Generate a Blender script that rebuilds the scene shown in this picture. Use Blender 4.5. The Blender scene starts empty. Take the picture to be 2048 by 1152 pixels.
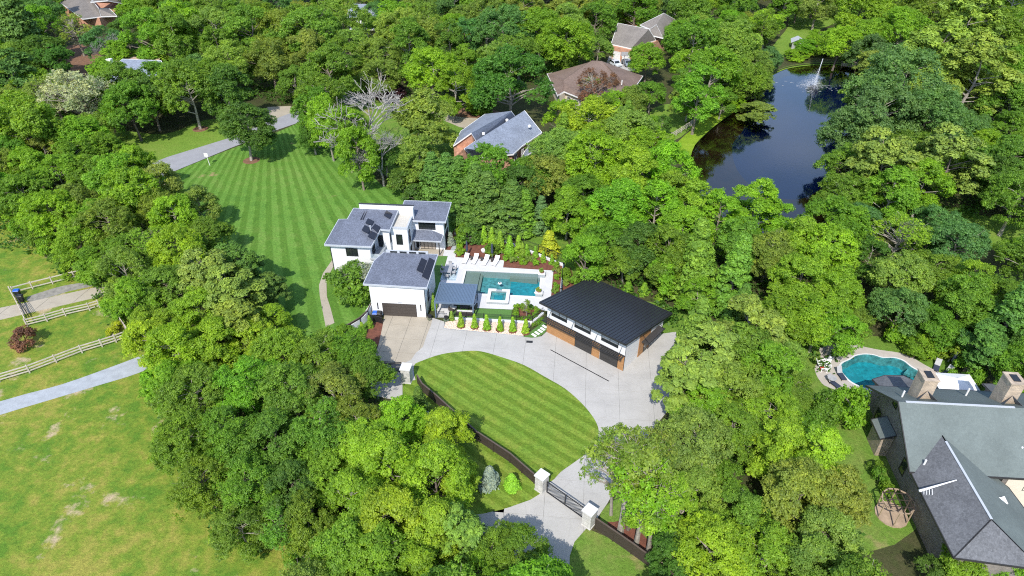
import bpy, math, random
import numpy as np
from mathutils import Vector, Matrix
from mathutils.geometry import tessellate_polygon
R = math.radians
random.seed(7)
RNG = np.random.default_rng(11)
scene = bpy.context.scene
COL = scene.collection

# ------------------------------------------------------------------ camera
CAM = (13.716, -83.383, 58.0); PITCH = R(36.0); YAW = R(4.7); FPX = 1365.0
cd = bpy.data.cameras.new('camera'); cam = bpy.data.objects.new('camera', cd); COL.objects.link(cam)
cam.location = CAM; cam.rotation_euler = (R(90) - PITCH, 0, YAW)
cd.sensor_width = 36.0; cd.lens = 36.0 * FPX / 2048.0; cd.clip_start = 0.5; cd.clip_end = 3000
scene.camera = cam

# ------------------------------------------------------------------ sky and sun
SUN_AZ = R(189.0); SUN_EL = R(48.0)       # azimuth measured clockwise from +Y
world = bpy.data.worlds.new('World'); scene.world = world; world.use_nodes = True
wn = world.node_tree; bgn = wn.nodes['Background']
sky = wn.nodes.new('ShaderNodeTexSky'); sky.sky_type = 'NISHITA'; sky.sun_disc = False
sky.sun_elevation = SUN_EL; sky.sun_rotation = SUN_AZ
sky.air_density = 1.0; sky.dust_density = 0.6; sky.ozone_density = 1.6
# scattered fair weather clouds over the whole sky
tc = wn.nodes.new('ShaderNodeTexCoord'); mp = wn.nodes.new('ShaderNodeMapping'); mp.inputs['Scale'].default_value = (1.3, 1.3, 3.2)
nz = wn.nodes.new('ShaderNodeTexNoise'); nz.inputs['Scale'].default_value = 1.7; nz.inputs['Detail'].default_value = 6; nz.inputs['Roughness'].default_value = .55
cr = wn.nodes.new('ShaderNodeValToRGB'); cr.color_ramp.elements[0].position = .54; cr.color_ramp.elements[1].position = .76
mx = wn.nodes.new('ShaderNodeMixRGB'); mx.inputs[2].default_value = (7.5, 7.7, 8.2, 1)
sc_ = wn.nodes.new('ShaderNodeMath'); sc_.operation = 'MULTIPLY'; sc_.inputs[1].default_value = .42
wn.links.new(tc.outputs['Generated'], mp.inputs['Vector']); wn.links.new(mp.outputs[0], nz.inputs['Vector'])
wn.links.new(nz.outputs['Fac'], cr.inputs[0]); wn.links.new(cr.outputs[0], sc_.inputs[0]); wn.links.new(sc_.outputs[0], mx.inputs[0])
wn.links.new(sky.outputs[0], mx.inputs[1]); wn.links.new(mx.outputs[0], bgn.inputs[0])
bgn.inputs[1].default_value = 0.15
sd = bpy.data.lights.new('sun', 'SUN'); sun = bpy.data.objects.new('sun', sd); COL.objects.link(sun)
sd.energy = 2.9; sd.angle = R(0.53); sd.color = (1.0, .955, .88)
sdir = Vector((math.sin(SUN_AZ) * math.cos(SUN_EL), math.cos(SUN_AZ) * math.cos(SUN_EL), math.sin(SUN_EL)))
sun.rotation_euler = sdir.to_track_quat('Z', 'Y').to_euler(); sun.location = sdir * 200

vs = scene.view_settings; vs.view_transform = 'Standard'; vs.look = 'None'; vs.exposure = 0.95; vs.gamma = 1.0; vs.use_curve_mapping = False
scene.cycles.max_bounces = 6; scene.cycles.diffuse_bounces = 3; scene.cycles.glossy_bounces = 3
scene.cycles.transmission_bounces = 4; scene.cycles.transparent_max_bounces = 8
scene.cycles.caustics_reflective = False; scene.cycles.caustics_refractive = False
scene.cycles.filter_width = 1.1; scene.cycles.use_denoising = False; scene.cycles.denoiser = 'OPENIMAGEDENOISE'; scene.cycles.denoising_prefilter = 'ACCURATE'; scene.cycles.denoising_input_passes = 'RGB_ALBEDO_NORMAL'

# ------------------------------------------------------------------ survey: a photo pixel and a height give a plan position
def g(px, py, z=0.0):
    x = (px - 1024.0) / FPX; y = (576.0 - py) / FPX
    c, s = math.cos(PITCH), math.sin(PITCH)
    dx, dy, dz = x, c + y * s, -s + y * c
    t = (CAM[2] - z) / -dz; X, Y = dx * t, dy * t
    cy, sy = math.cos(YAW), math.sin(YAW)
    return (CAM[0] + X * cy - Y * sy, CAM[1] + X * sy + Y * cy, z)
def g2(px, py, z=0.0): return g(px, py, z)[:2]
def P2(pts, z=0.0): return [g2(a, b, z) for a, b in pts]
def mppx(px, py, z=0.0):
    a = g(px, py, z)
    d = math.dist(a, CAM); return d / math.hypot(FPX, math.hypot(px - 1024, py - 576))

# ------------------------------------------------------------------ mesh building
class MB:
    def __init__(s): s.v = []; s.f = []
    def add(s, vs_, fs):
        o = len(s.v); s.v += [tuple(p) for p in vs_]; s.f += [tuple(i + o for i in f) for f in fs]; return s
    def box(s, x0, x1, y0, y1, z0, z1):
        return s.add([(x0,y0,z0),(x1,y0,z0),(x1,y1,z0),(x0,y1,z0),(x0,y0,z1),(x1,y0,z1),(x1,y1,z1),(x0,y1,z1)],
                     [(0,3,2,1),(4,5,6,7),(0,1,5,4),(1,2,6,5),(2,3,7,6),(3,0,4,7)])
    def obox(s, c, dx, dy, dz, rot=0.0, tilt=None):
        m = Matrix.Rotation(rot, 4, 'Z')
        if tilt: m = m @ Matrix.Rotation(tilt, 4, 'X')
        t = MB().box(-dx/2, dx/2, -dy/2, dy/2, -dz/2, dz/2)
        return s.add([tuple(m @ Vector(p) + Vector(c)) for p in t.v], t.f)
    def prism(s, poly, z0, z1):
        n = len(poly)
        a = sum(poly[i][0]*poly[(i+1)%n][1] - poly[(i+1)%n][0]*poly[i][1] for i in range(n))
        if a < 0: poly = poly[::-1]
        v = [(p[0],p[1],z0) for p in poly] + [(p[0],p[1],z1) for p in poly]
        tri = tessellate_polygon([[Vector((p[0],p[1],0)) for p in poly]])
        f = []
        for t in tri:
            a_, b_, c_ = [Vector(v[i]) for i in t]
            up = (b_-a_).cross(c_-a_).z > 0
            t = t if up else t[::-1]
            f += [tuple(i+n for i in t), tuple(t[::-1])]
        f += [(i,(i+1)%n,(i+1)%n+n,i+n) for i in range(n)]
        return s.add(v, f)
    def sheet(s, poly, z):
        v = [(p[0],p[1],z) for p in poly]; f = []
        for t in tessellate_polygon([[Vector(p) for p in v]]):
            a_, b_, c_ = [Vector(v[i]) for i in t]
            f.append(t if (b_-a_).cross(c_-a_).z > 0 else t[::-1])
        return s.add(v, f)
    def roof(s, vs_, fs, th):
        """faces with 3d corners, thickened downwards"""
        n = len(vs_); v = [tuple(p) for p in vs_] + [(p[0],p[1],p[2]-th) for p in vs_]
        f = []; edges = {}
        for fc in fs:
            a_, b_, c_ = [Vector(vs_[i]) for i in fc[:3]]
            fc = tuple(fc) if (b_-a_).cross(c_-a_).z > 0 else tuple(fc[::-1])
            f += [fc, tuple(i+n for i in fc[::-1])]
            for i in range(len(fc)):
                e = (fc[i], fc[(i+1)%len(fc)]); edges[e] = 1
        for (a, b) in list(edges):
            if (b, a) not in edges: f.append((b, a, a+n, b+n))
        return s.add(v, f)
    def tube(s, p, q, r0, r1=None, n=6, caps=True):
        r1 = r0 if r1 is None else r1
        p, q = Vector(p), Vector(q); d = (q-p).normalized()
        a = d.orthogonal().normalized(); b = d.cross(a)
        v = []
        for c, r in ((p,r0),(q,r1)):
            for i in range(n):
                t = 2*math.pi*i/n; v.append(tuple(c + (a*math.cos(t) + b*math.sin(t))*r))
        f = [(i,(i+1)%n,(i+1)%n+n,i+n) for i in range(n)]
        if caps: f += [tuple(range(n))[::-1], tuple(range(n,2*n))]
        return s.add(v, f)
    def path(s, pts, rs, n=6):
        for i in range(len(pts)-1): s.tube(pts[i], pts[i+1], rs[i], rs[i+1], n, True)
        return s
    def lathe(s, prof, n=16, c=(0,0,0)):
        v = []; f = []
        for r, z in prof:
            for i in range(n):
                t = 2*math.pi*i/n; v.append((c[0]+r*math.cos(t), c[1]+r*math.sin(t), c[2]+z))
        for k in range(len(prof)-1):
            for i in range(n):
                f.append((k*n+i, k*n+(i+1)%n, (k+1)*n+(i+1)%n, (k+1)*n+i))
        f += [tuple(range(n))[::-1], tuple(range((len(prof)-1)*n, len(prof)*n))]
        return s.add(v, f)
    def data(s, name, mat):
        me = bpy.data.meshes.new(name); me.from_pydata(s.v, [], s.f); me.update()
        if mat: me.materials.append(mat)
        return me
    def build(s, name, mat, parent=None, smooth=False):
        me = s.data(name, mat)
        if smooth: me.polygons.foreach_set('use_smooth', [True]*len(me.polygons))
        return link(name, me, parent)
def link(name, me, parent=None, loc=None, rotz=None):
    o = bpy.data.objects.new(name, me); COL.objects.link(o)
    if parent is not None: o.parent = parent
    if loc is not None: o.location = loc
    if rotz is not None: o.rotation_euler = (0,0,rotz)
    return o
def tag(o, label, cat, group=None):
    o['label'] = label; o['category'] = cat
    if group: o['group'] = group
    return o
def thing(name, label, cat, loc=(0,0,0), rotz=0.0, group=None):
    o = bpy.data.objects.new(name, None); COL.objects.link(o); o.empty_display_size = .3
    o.location = loc; o.rotation_euler = (0,0,rotz); return tag(o, label, cat, group)
def struct(o): o['kind'] = 'structure'; return o
def stuff(o): o['kind'] = 'stuff'; return o
def copy_tree(o, parent=None):
    c = o.copy(); COL.objects.link(c); c.parent = parent
    for ch in o.children: copy_tree(ch, c)
    return c
def smooth_poly(pts, sub=4, closed=True):
    out = []; n = len(pts)
    rng = range(n) if closed else range(n-1)
    for i in rng:
        if closed: p0,p1,p2,p3 = pts[i-1], pts[i], pts[(i+1)%n], pts[(i+2)%n]
        else: p0,p1,p2,p3 = pts[max(i-1,0)], pts[i], pts[i+1], pts[min(i+2,n-1)]
        for k in range(sub):
            t = k/sub
            out.append(tuple(.5*((2*p1[j]) + (-p0[j]+p2[j])*t + (2*p0[j]-5*p1[j]+4*p2[j]-p3[j])*t*t + (-p0[j]+3*p1[j]-3*p2[j]+p3[j])*t**3) for j in range(2)))
    if not closed: out.append(tuple(pts[-1][:2]))
    return out
def inside(poly, x, y):
    c = False; n = len(poly)
    for i in range(n):
        x0,y0 = poly[i][0],poly[i][1]; x1,y1 = poly[i-1][0],poly[i-1][1]
        if (y0 > y) != (y1 > y) and x < (x1-x0)*(y-y0)/(y1-y0)+x0: c = not c
    return c

# ------------------------------------------------------------------ materials
def newmat(name):
    m = bpy.data.materials.new(name); m.use_nodes = True
    nt = m.node_tree; b = nt.nodes['Principled BSDF']; return m, nt, b
def N(nt, t, **kw):
    n = nt.nodes.new('ShaderNode'+t)
    for k, v in kw.items():
        if k in n.inputs.keys(): n.inputs[k].default_value = v
        else: setattr(n, k, v)
    return n
def rgba(c): return (c[0], c[1], c[2], 1.0)
def pos(nt):
    return N(nt, 'NewGeometry').outputs['Position']
def noise(nt, scale, detail=4, rough=.55, vec=None):
    n = N(nt, 'TexNoise', Scale=scale, Detail=detail, Roughness=rough)
    nt.links.new(vec if vec is not None else pos(nt), n.inputs['Vector']); return n.outputs['Fac']
def ramp(nt, fac, stops):
    r = N(nt, 'ValToRGB'); e = r.color_ramp.elements
    while len(e) < len(stops): e.new(.5)
    for i, (p, c) in enumerate(stops): e[i].position = p; e[i].color = rgba(c) if not np.isscalar(c) else (c,c,c,1)
    nt.links.new(fac, r.inputs[0]); return r.outputs[0]
def mixc(nt, fac, a, b, mode='MIX'):
    m = N(nt, 'MixRGB', blend_type=mode)
    for i, s in ((0,fac),(1,a),(2,b)):
        if hasattr(s, 'links') or hasattr(s, 'is_linked'): nt.links.new(s, m.inputs[i])
        elif np.isscalar(s): m.inputs[i].default_value = s
        else: m.inputs[i].default_value = rgba(s)
    return m.outputs[0]
def bump(nt, b, h, dist, strength=.6):
    bn = N(nt, 'Bump', Strength=strength, Distance=dist); nt.links.new(h, bn.inputs['Height']); nt.links.new(bn.outputs[0], b.inputs['Normal'])
def plain(name, c, rough=.6, var=.12, scale=3.0, fine=0.0, metal=0.0, spec=.5, bmp=0.0):
    """one colour, with soft mottling and grain"""
    m, nt, b = newmat(name)
    lo = [x*(1-var) for x in c]; hi = [min(1, x*(1+var)) for x in c]
    col = ramp(nt, noise(nt, scale, 5), [(.3, lo), (.7, hi)])
    if fine:
        col = mixc(nt, 1.0, col, ramp(nt, noise(nt, 22.0, 2), [(.25, (1-fine,)*3), (.75, (1+fine,)*3)]), 'MULTIPLY')
    nt.links.new(col, b.inputs['Base Color'])
    b.inputs['Roughness'].default_value = rough; b.inputs['Metallic'].default_value = metal; b.inputs['Specular IOR Level'].default_value = spec
    if bmp: bump(nt, b, noise(nt, 14, 3), bmp)
    return m
def grass(name, stops, sc=(.06,.5,3.0), stripe=None, worn=None, wornc=(.32,.24,.12), gain=1.0):
    """lawn: big and small noise over a ramp of greens, optional mowing stripes and worn patches"""
    m, nt, b = newmat(name)
    f1 = noise(nt, sc[0], 5, .6); f2 = noise(nt, sc[1], 4, .6); f3 = noise(nt, sc[2], 3, .7)
    a = N(nt, 'Math', operation='MULTIPLY_ADD'); nt.links.new(f2, a.inputs[0]); a.inputs[1].default_value = .55
    k = N(nt, 'Math', operation='MULTIPLY'); nt.links.new(f1, k.inputs[0]); k.inputs[1].default_value = .45; nt.links.new(k.outputs[0], a.inputs[2])
    col = ramp(nt, a.outputs[0], stops)
    col = mixc(nt, 1.0, col, ramp(nt, f3, [(.25, (.72,)*3), (.75, (1.28,)*3)]), 'MULTIPLY')
    fx = noise(nt, 11.0, 2, .8)
    col = mixc(nt, 1.0, col, ramp(nt, fx, [(.3, (.72,.75,.7)), (.7, (1.28,1.25,1.3))]), 'MULTIPLY')
    if stripe:
        sx = N(nt, 'SeparateXYZ'); nt.links.new(pos(nt), sx.inputs[0])
        w = noise(nt, .5, 3)
        if stripe[0] == 'fan':
            _, cx, cy, freq = stripe
            dx = N(nt, 'Math', operation='SUBTRACT'); nt.links.new(sx.outputs[0], dx.inputs[0]); dx.inputs[1].default_value = cx
            dy = N(nt, 'Math', operation='SUBTRACT'); nt.links.new(sx.outputs[1], dy.inputs[0]); dy.inputs[1].default_value = cy
            at = N(nt, 'Math', operation='ARCTAN2'); nt.links.new(dx.outputs[0], at.inputs[0]); nt.links.new(dy.outputs[0], at.inputs[1])
            mu = N(nt, 'Math', operation='MULTIPLY'); nt.links.new(at.outputs[0], mu.inputs[0]); mu.inputs[1].default_value = freq
            ph = mu.outputs[0]
        else:
            _, nx, ny, freq = stripe
            mx_ = N(nt, 'Math', operation='MULTIPLY'); nt.links.new(sx.outputs[0], mx_.inputs[0]); mx_.inputs[1].default_value = nx*freq
            ma = N(nt, 'Math', operation='MULTIPLY_ADD'); nt.links.new(sx.outputs[1], ma.inputs[0]); ma.inputs[1].default_value = ny*freq; nt.links.new(mx_.outputs[0], ma.inputs[2])
            ph = ma.outputs[0]
        wob = N(nt, 'Math', operation='MULTIPLY_ADD'); nt.links.new(w, wob.inputs[0]); wob.inputs[1].default_value = 2.3; nt.links.new(ph, wob.inputs[2])
        sn = N(nt, 'Math', operation='SINE'); nt.links.new(wob.outputs[0], sn.inputs[0])
        h = N(nt, 'Math', operation='MULTIPLY_ADD'); nt.links.new(sn.outputs[0], h.inputs[0]); h.inputs[1].default_value = .5; h.inputs[2].default_value = .5
        st = ramp(nt, h.outputs[0], [(.36, (.78,.82,.73)), (.62, (1.19,1.15,1.32))])
        amt = ramp(nt, noise(nt, .12, 3), [(.3, .55), (.65, 1.0)])
        col = mixc(nt, amt, col, mixc(nt, 1.0, col, st, 'MULTIPLY'))
    if worn:
        wf = noise(nt, worn[0], 6, .62); wm = ramp(nt, wf, [(worn[1], 0.0), (worn[2], 1.0)])
        wc = ramp(nt, noise(nt, 2.5, 4, .7), [(.3, [c*.75 for c in wornc]), (.7, [c*1.25 for c in wornc])])
        col = mixc(nt, wm, col, wc)
    nt.links.new(col, b.inputs['Base Color']); b.inputs['Roughness'].default_value = .85; b.inputs['Specular IOR Level'].default_value = .15
    hb = N(nt, 'Math', operation='ADD'); nt.links.new(fx, hb.inputs[0]); nt.links.new(noise(nt, 4.0, 4, .7), hb.inputs[1])
    bump(nt, b, hb.outputs[0], .10, .8)
    return m
def concrete_mat(name, c):
    """poured concrete: soft clouding, darker stains, tyre sweeps and hairline cracks"""
    m, nt, b = newmat(name)
    col = ramp(nt, noise(nt, .45, 5, .6), [(.3,[x*.90 for x in c]),(.7,[x*1.07 for x in c])])
    col = mixc(nt, 1.0, col, ramp(nt, noise(nt, 9.0, 3, .7), [(.3,(.93,)*3),(.7,(1.07,)*3)]), 'MULTIPLY')
    col = mixc(nt, ramp(nt, noise(nt, .9, 6, .7), [(.60,0.0),(.74,.5)]), col, [x*.68 for x in c])
    mpn = N(nt, 'Mapping'); mpn.inputs['Scale'].default_value = (.22,1.5,1.0); mpn.inputs['Rotation'].default_value = (0,0,.75); nt.links.new(pos(nt), mpn.inputs['Vector'])
    col = mixc(nt, ramp(nt, noise(nt, 1.0, 4, .6, mpn.outputs[0]), [(.56,0.0),(.72,.30)]), col, [x*.66 for x in c])
    vo = N(nt, 'TexVoronoi', Scale=.16, feature='DISTANCE_TO_EDGE'); wv = N(nt, 'VectorMath', operation='ADD'); nn = N(nt, 'TexNoise', Scale=.8, Detail=5)
    nt.links.new(pos(nt), nn.inputs['Vector']); nt.links.new(pos(nt), wv.inputs[0]); nt.links.new(nn.outputs['Color'], wv.inputs[1]); nt.links.new(wv.outputs[0], vo.inputs['Vector'])
    col = mixc(nt, ramp(nt, vo.outputs['Distance'], [(.0,.22),(.005,0.0)]), col, [x*.45 for x in c])
    nt.links.new(col, b.inputs['Base Color']); b.inputs['Roughness'].default_value = .82; b.inputs['Specular IOR Level'].default_value = .3
    return m
def shingle(name, c, var=.25, course=.16, tint=None, vor=.35):
    m, nt, b = newmat(name)
    f = noise(nt, 7.0, 4, .75); f2 = noise(nt, .35, 4)
    col = ramp(nt, f, [(.32, [x*(1-var) for x in c]), (.5, c), (.68, [x*(1+var*1.4) for x in c])])
    col = mixc(nt, 1.0, col, ramp(nt, f2, [(.3, (.88,)*3), (.7, (1.12,)*3)]), 'MULTIPLY')
    sx = N(nt, 'SeparateXYZ'); nt.links.new(pos(nt), sx.inputs[0])
    vo = N(nt, 'TexVoronoi', Scale=4.5); nt.links.new(pos(nt), vo.inputs['Vector'])
    col = mixc(nt, vor, col, mixc(nt, 1.0, col, ramp(nt, vo.outputs['Color'], [(.1,(.6,)*3),(.9,(1.4,)*3)]), 'MULTIPLY'))
    if tint: col = mixc(nt, ramp(nt, noise(nt, .6, 4, .6), [(.5,0.0),(.75,.6)]), col, tint)
    nt.links.new(col, b.inputs['Base Color']); b.inputs['Roughness'].default_value = .9; b.inputs['Specular IOR Level'].default_value = .2
    bump(nt, b, f, .03, .5)
    return m
def brick(name, c1, c2, mortar, sx_=.22, sy_=.075):
    m, nt, b = newmat(name)
    s = N(nt, 'SeparateXYZ'); nt.links.new(pos(nt), s.inputs[0])
    a = N(nt, 'Math', operation='ADD'); nt.links.new(s.outputs[0], a.inputs[0]); nt.links.new(s.outputs[1], a.inputs[1])
    cb = N(nt, 'CombineXYZ'); nt.links.new(a.outputs[0], cb.inputs[0]); nt.links.new(s.outputs[2], cb.inputs[1])
    br = N(nt, 'TexBrick', Scale=1.0); br.inputs['Color1'].default_value = rgba(c1); br.inputs['Color2'].default_value = rgba(c2); br.inputs['Mortar'].default_value = rgba(mortar)
    br.inputs['Brick Width'].default_value = sx_; br.inputs['Row Height'].default_value = sy_; br.inputs['Mortar Size'].default_value = .008
    nt.links.new(cb.outputs[0], br.inputs['Vector'])
    col = mixc(nt, 1.0, br.outputs['Color'], ramp(nt, noise(nt, 1.2, 4), [(.3,(.78,)*3),(.7,(1.2,)*3)]), 'MULTIPLY')
    nt.links.new(col, b.inputs['Base Color']); b.inputs['Roughness'].default_value = .85
    bump(nt, b, br.outputs['Fac'], -.012, .7)
    return m
def wood(name, c, dirv=(0,0,1), rough=.55, var=.25):
    m, nt, b = newmat(name)
    mpn = N(nt, 'Mapping'); mpn.inputs['Scale'].default_value = tuple(1.0 if d else 9.0 for d in dirv); nt.links.new(pos(nt), mpn.inputs['Vector'])
    f = noise(nt, 1.6, 5, .6, mpn.outputs[0])
    nt.links.new(ramp(nt, f, [(.3,[x*(1-var) for x in c]),(.7,[x*(1+var) for x in c])]), b.inputs['Base Color'])
    b.inputs['Roughness'].default_value = rough; return m
def water(name, tint, rough=.03, wave=3.0, bump_d=.03, refl=1.0):
    """clear water: tinted see-through surface with a fresnel sky reflection"""
    m = bpy.data.materials.new(name); m.use_nodes = True; nt = m.node_tree
    nt.nodes.remove(nt.nodes['Principled BSDF']); out = nt.nodes['Material Output']
    tr = N(nt, 'BsdfTransparent'); tr.inputs[0].default_value = rgba(tint)
    gl = N(nt, 'BsdfGlossy'); gl.inputs['Roughness'].default_value = rough; gl.inputs[0].default_value = (refl,refl,refl,1)
    fr = N(nt, 'Fresnel', IOR=1.33 if refl >= 1 else 1.75)
    bn = N(nt, 'Bump', Strength=.35, Distance=bump_d); nt.links.new(noise(nt, wave, 3, .6), bn.inputs['Height'])
    nt.links.new(bn.outputs[0], fr.inputs['Normal']); nt.links.new(bn.outputs[0], gl.inputs['Normal'])
    mi = N(nt, 'MixShader'); nt.links.new(fr.outputs[0], mi.inputs[0]); nt.links.new(tr.outputs[0], mi.inputs[1]); nt.links.new(gl.outputs[0], mi.inputs[2])
    nt.links.new(mi.outputs[0], out.inputs['Surface']); return m
def leafmat(name, rough=.5, trans=.5, var=.32):
    """foliage: colour of the plant from its object colour, varied leaf by leaf"""
    m, nt, b = newmat(name); out = nt.nodes['Material Output']
    oi = N(nt, 'ObjectInfo'); at = N(nt, 'Attribute', attribute_name='tone')
    t = at.outputs['Fac']
    col = mixc(nt, 1.0, oi.outputs['Color'], ramp(nt, t, [(0,(1-var,1-var*.85,1-var*.6)),(.5,(1,1,1)),(1,(1+var*1.35,1+var,1+var*.4))]), 'MULTIPLY')
    col = mixc(nt, 1.0, col, ramp(nt, noise(nt, .55, 3), [(.3,(.86,.9,.9)),(.7,(1.15,1.1,1.05))]), 'MULTIPLY')
    nt.links.new(col, b.inputs['Base Color']); b.inputs['Roughness'].default_value = rough; b.inputs['Specular IOR Level'].default_value = .33
    tl = N(nt, 'BsdfTranslucent'); nt.links.new(mixc(nt, 1.0, col, (1.45,1.4,.75), 'MULTIPLY'), tl.inputs[0])
    mi = N(nt, 'MixShader'); mi.inputs[0].default_value = trans
    nt.links.new(b.outputs[0], mi.inputs[1]); nt.links.new(tl.outputs[0], mi.inputs[2]); nt.links.new(mi.outputs[0], out.inputs['Surface'])
    return m
def objcol(name, rough=.8, var=.25, scale=4.0):
    m, nt, b = newmat(name); oi = N(nt, 'ObjectInfo')
    nt.links.new(mixc(nt, 1.0, oi.outputs['Color'], ramp(nt, noise(nt, scale, 4), [(.3,(1-var,)*3),(.7,(1+var,)*3)]), 'MULTIPLY'), b.inputs['Base Color'])
    b.inputs['Roughness'].default_value = rough; return m

fan_c = g2(536, 176)
sa, sb = g2(884.5, 717), g2(1101.8, 844); sl = math.dist(sa, sb); sn_ = (-(sb[1]-sa[1])/sl, (sb[0]-sa[0])/sl)
M = dict(
 ground=grass('woodland_soil', [(.3,(.05,.042,.025)),(.5,(.055,.065,.022)),(.7,(.09,.075,.04))]),
 lawn=grass('striped_back_lawn', [(.3,(.074,.178,.024)),(.5,(.106,.220,.030)),(.72,(.150,.235,.046))], stripe=('fan', fan_c[0], fan_c[1], 205.0), worn=(.16,.66,.74)),
 oval=grass('striped_front_lawn', [(.3,(.105,.205,.022)),(.5,(.148,.230,.026)),(.68,(.225,.250,.040))], stripe=('lin', sn_[0], sn_[1], 4.3)),
 meadow=grass('rough_meadow', [(.40,(.092,.182,.018)),(.50,(.165,.222,.026)),(.60,(.262,.248,.048))], sc=(.11,.6,2.6), worn=(.20,.585,.66), wornc=(.42,.33,.20)),
 yard=grass('yard_grass', [(.3,(.085,.175,.022)),(.5,(.122,.215,.03)),(.7,(.19,.23,.055))], worn=(.14,.62,.74)),
 verge=grass('verge_grass', [(.3,(.11,.205,.024)),(.5,(.15,.245,.034)),(.7,(.195,.255,.05))]),
 lush=grass('waterside_grass', [(.3,(.14,.24,.015)),(.5,(.2,.31,.02)),(.7,(.26,.34,.04))]),
 turf=plain('artificial_turf', (.075,.17,.032), .9, .12, 6, .2),
 concrete=concrete_mat('grey_concrete', (.400,.386,.362)),
 tan=concrete_mat('tan_concrete', (.365,.32,.25)),
 joint=plain('joint_filler', (.12,.115,.10), .9),
 asphalt=plain('worn_asphalt', (.27,.27,.285), .85, .08, .6, .10),
 gravel=plain('grey_gravel', (.315,.335,.355), .9, .12, 1.2, .22),
 deck=plain('pale_pavers', (.54,.53,.525), .7, .06, .9, .06),
 pooldeck=plain('tan_pool_deck', (.41,.37,.33), .8, .09, .8, .10),
 mulch=plain('red_mulch', (.14,.050,.030), .95, .30, 2.2, .45),
 pine_straw=plain('pine_straw', (.17,.088,.05), .95, .3, 1.5, .4),
 white=plain('white_stucco', (.68,.685,.695), .75, .03, .8, .02),
 coping=plain('white_stone', (.62,.615,.61), .6, .05, 2.0, .05),
 dark=plain('dark_bronze_metal', (.035,.033,.032), .45, .1),
 black=plain('black_metal', (.018,.018,.020), .4, .1),
 glass=plain('window_glass', (.018,.022,.024), .06, .25, 1.5, spec=.8),
 trim=plain('white_trim', (.72,.71,.69), .5, .04),
 fascia=plain('grey_fascia', (.42,.44,.47), .5, .05),
 panel=plain('solar_cells', (.016,.015,.020), .18, .15, 2.5, spec=.4),
 metalroof=plain('charcoal_metal_roof', (.034,.035,.044), .38, .06, .6, metal=.3),
 louver=plain('slate_blue_louvre', (.115,.165,.235), .4, .06, metal=.15),
 roof=shingle('grey_shingle', (.125,.138,.175), .36),
 roof2=shingle('weathered_green_grey_shingle', (.128,.150,.142), .08, vor=.12),
 roof2d=shingle('charcoal_and_shade_shingle', (.115,.118,.125), .2),  # also paints the shade on the front wing's left slope
 roofb=shingle('blue_grey_shingle', (.20,.225,.275), .3),
 roofbrown=shingle('brown_shingle', (.170,.122,.100), .18),
 rooftan=shingle('taupe_shingle', (.185,.165,.147), .18),
 dirt=plain('grey_dirt', (.22,.205,.175), .95, .3, 1.5, .3), flat=plain('beige_membrane', (.48,.45,.39), .8, .08),
 cedar=wood('cedar_cladding', (.36,.185,.075), (1,1,0)),
 deckwood=wood('weathered_boards', (.36,.27,.19), (1,1,0)),
 rail=wood('grey_weathered_rail', (.46,.40,.34), (1,1,0), .85),
 slat=wood('dark_stained_slat', (.045,.033,.028), (1,1,0), .6),
 cap=plain('brown_cap_rail', (.095,.070,.055), .7),  # brown of the top rail, lighter than the slats
 whitebrick=brick('white_painted_brick', (.60,.585,.55), (.47,.46,.44), (.40,.39,.37)),
 stone=brick('tan_stone', (.40,.31,.22), (.27,.23,.19), (.33,.29,.25), .34, .15),
 greybrick=brick('grey_brown_brick', (.24,.20,.165), (.17,.15,.135), (.26,.24,.22)),
 redbrick=brick('salmon_brick', (.50,.24,.14), (.42,.20,.12), (.48,.34,.26)),
 cream=plain('cream_siding', (.62,.55,.44), .7, .05),
 bark=objcol('bark'),
 leaf=leafmat('leaves'), needle=leafmat('needles', .6, .26, .3),
 flower=plain('yellow_petals', (.75,.62,.10), .7), redleaf=None,
 pool=water('pool_water', (.80,.93,.93), .03, 3.2, .05),
 pond=water('pond_water', (.74,.74,.76), .04, 2.2, .012, .98),
 plaster=plain('teal_plaster_painted_ripples', (.075,.25,.265), .7, .5, 1.9, .35),  # mottling paints rippled light onto the pool floor
 plaster_deep=plain('turquoise_plaster_painted_ripples', (.010,.25,.31), .7, .32, 1.9, .2),  # rippled light painted in here too, for the deep floor
 ledge=plain('grey_pool_ledge', (.215,.23,.20), .7, .06, 3, .10),
 tile=plain('blue_grey_tile', (.30,.33,.34), .4, .15, 6),
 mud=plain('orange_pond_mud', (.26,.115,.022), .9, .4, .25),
 sky_bed=plain('pond_bed_painted_sky', (.010,.060,.260), .9, .2, .3),  # blue of the bed stands in for sky reflected on the water
 bluelid=plain('blue_plastic', (.015,.10,.48), .4, .05), binblack=plain('black_plastic', (.02,.02,.022), .5),
 cloth=plain('white_canvas', (.78,.78,.78), .8, .03), navy=plain('navy_canvas', (.03,.04,.07), .8),
 cushion=plain('pale_cushion', (.62,.62,.60), .9), wicker=plain('dark_wicker', (.06,.05,.045), .8),
 greymetal=plain('grey_outdoor_furniture', (.33,.33,.34), .6), rug=plain('blue_grey_rug', (.34,.42,.47), .95, .35, 3.0),
 pebble=objcol('river_pebbles', .7, .35, 9.0), stepstone=plain('pale_step_stone', (.68,.67,.64), .8, .05),
 spray=plain('white_water_spray', (.85,.88,.92), .5, .02), terracotta=plain('clay_pot', (.30,.12,.07), .8),
 redplay=plain('red_brown_timber', (.33,.10,.05), .7), tealplay=plain('teal_awning', (.03,.30,.32), .6),
 chimstone=brick('chimney_stone', (.46,.36,.26), (.36,.29,.22), (.30,.25,.20), .30, .13),
)
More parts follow.
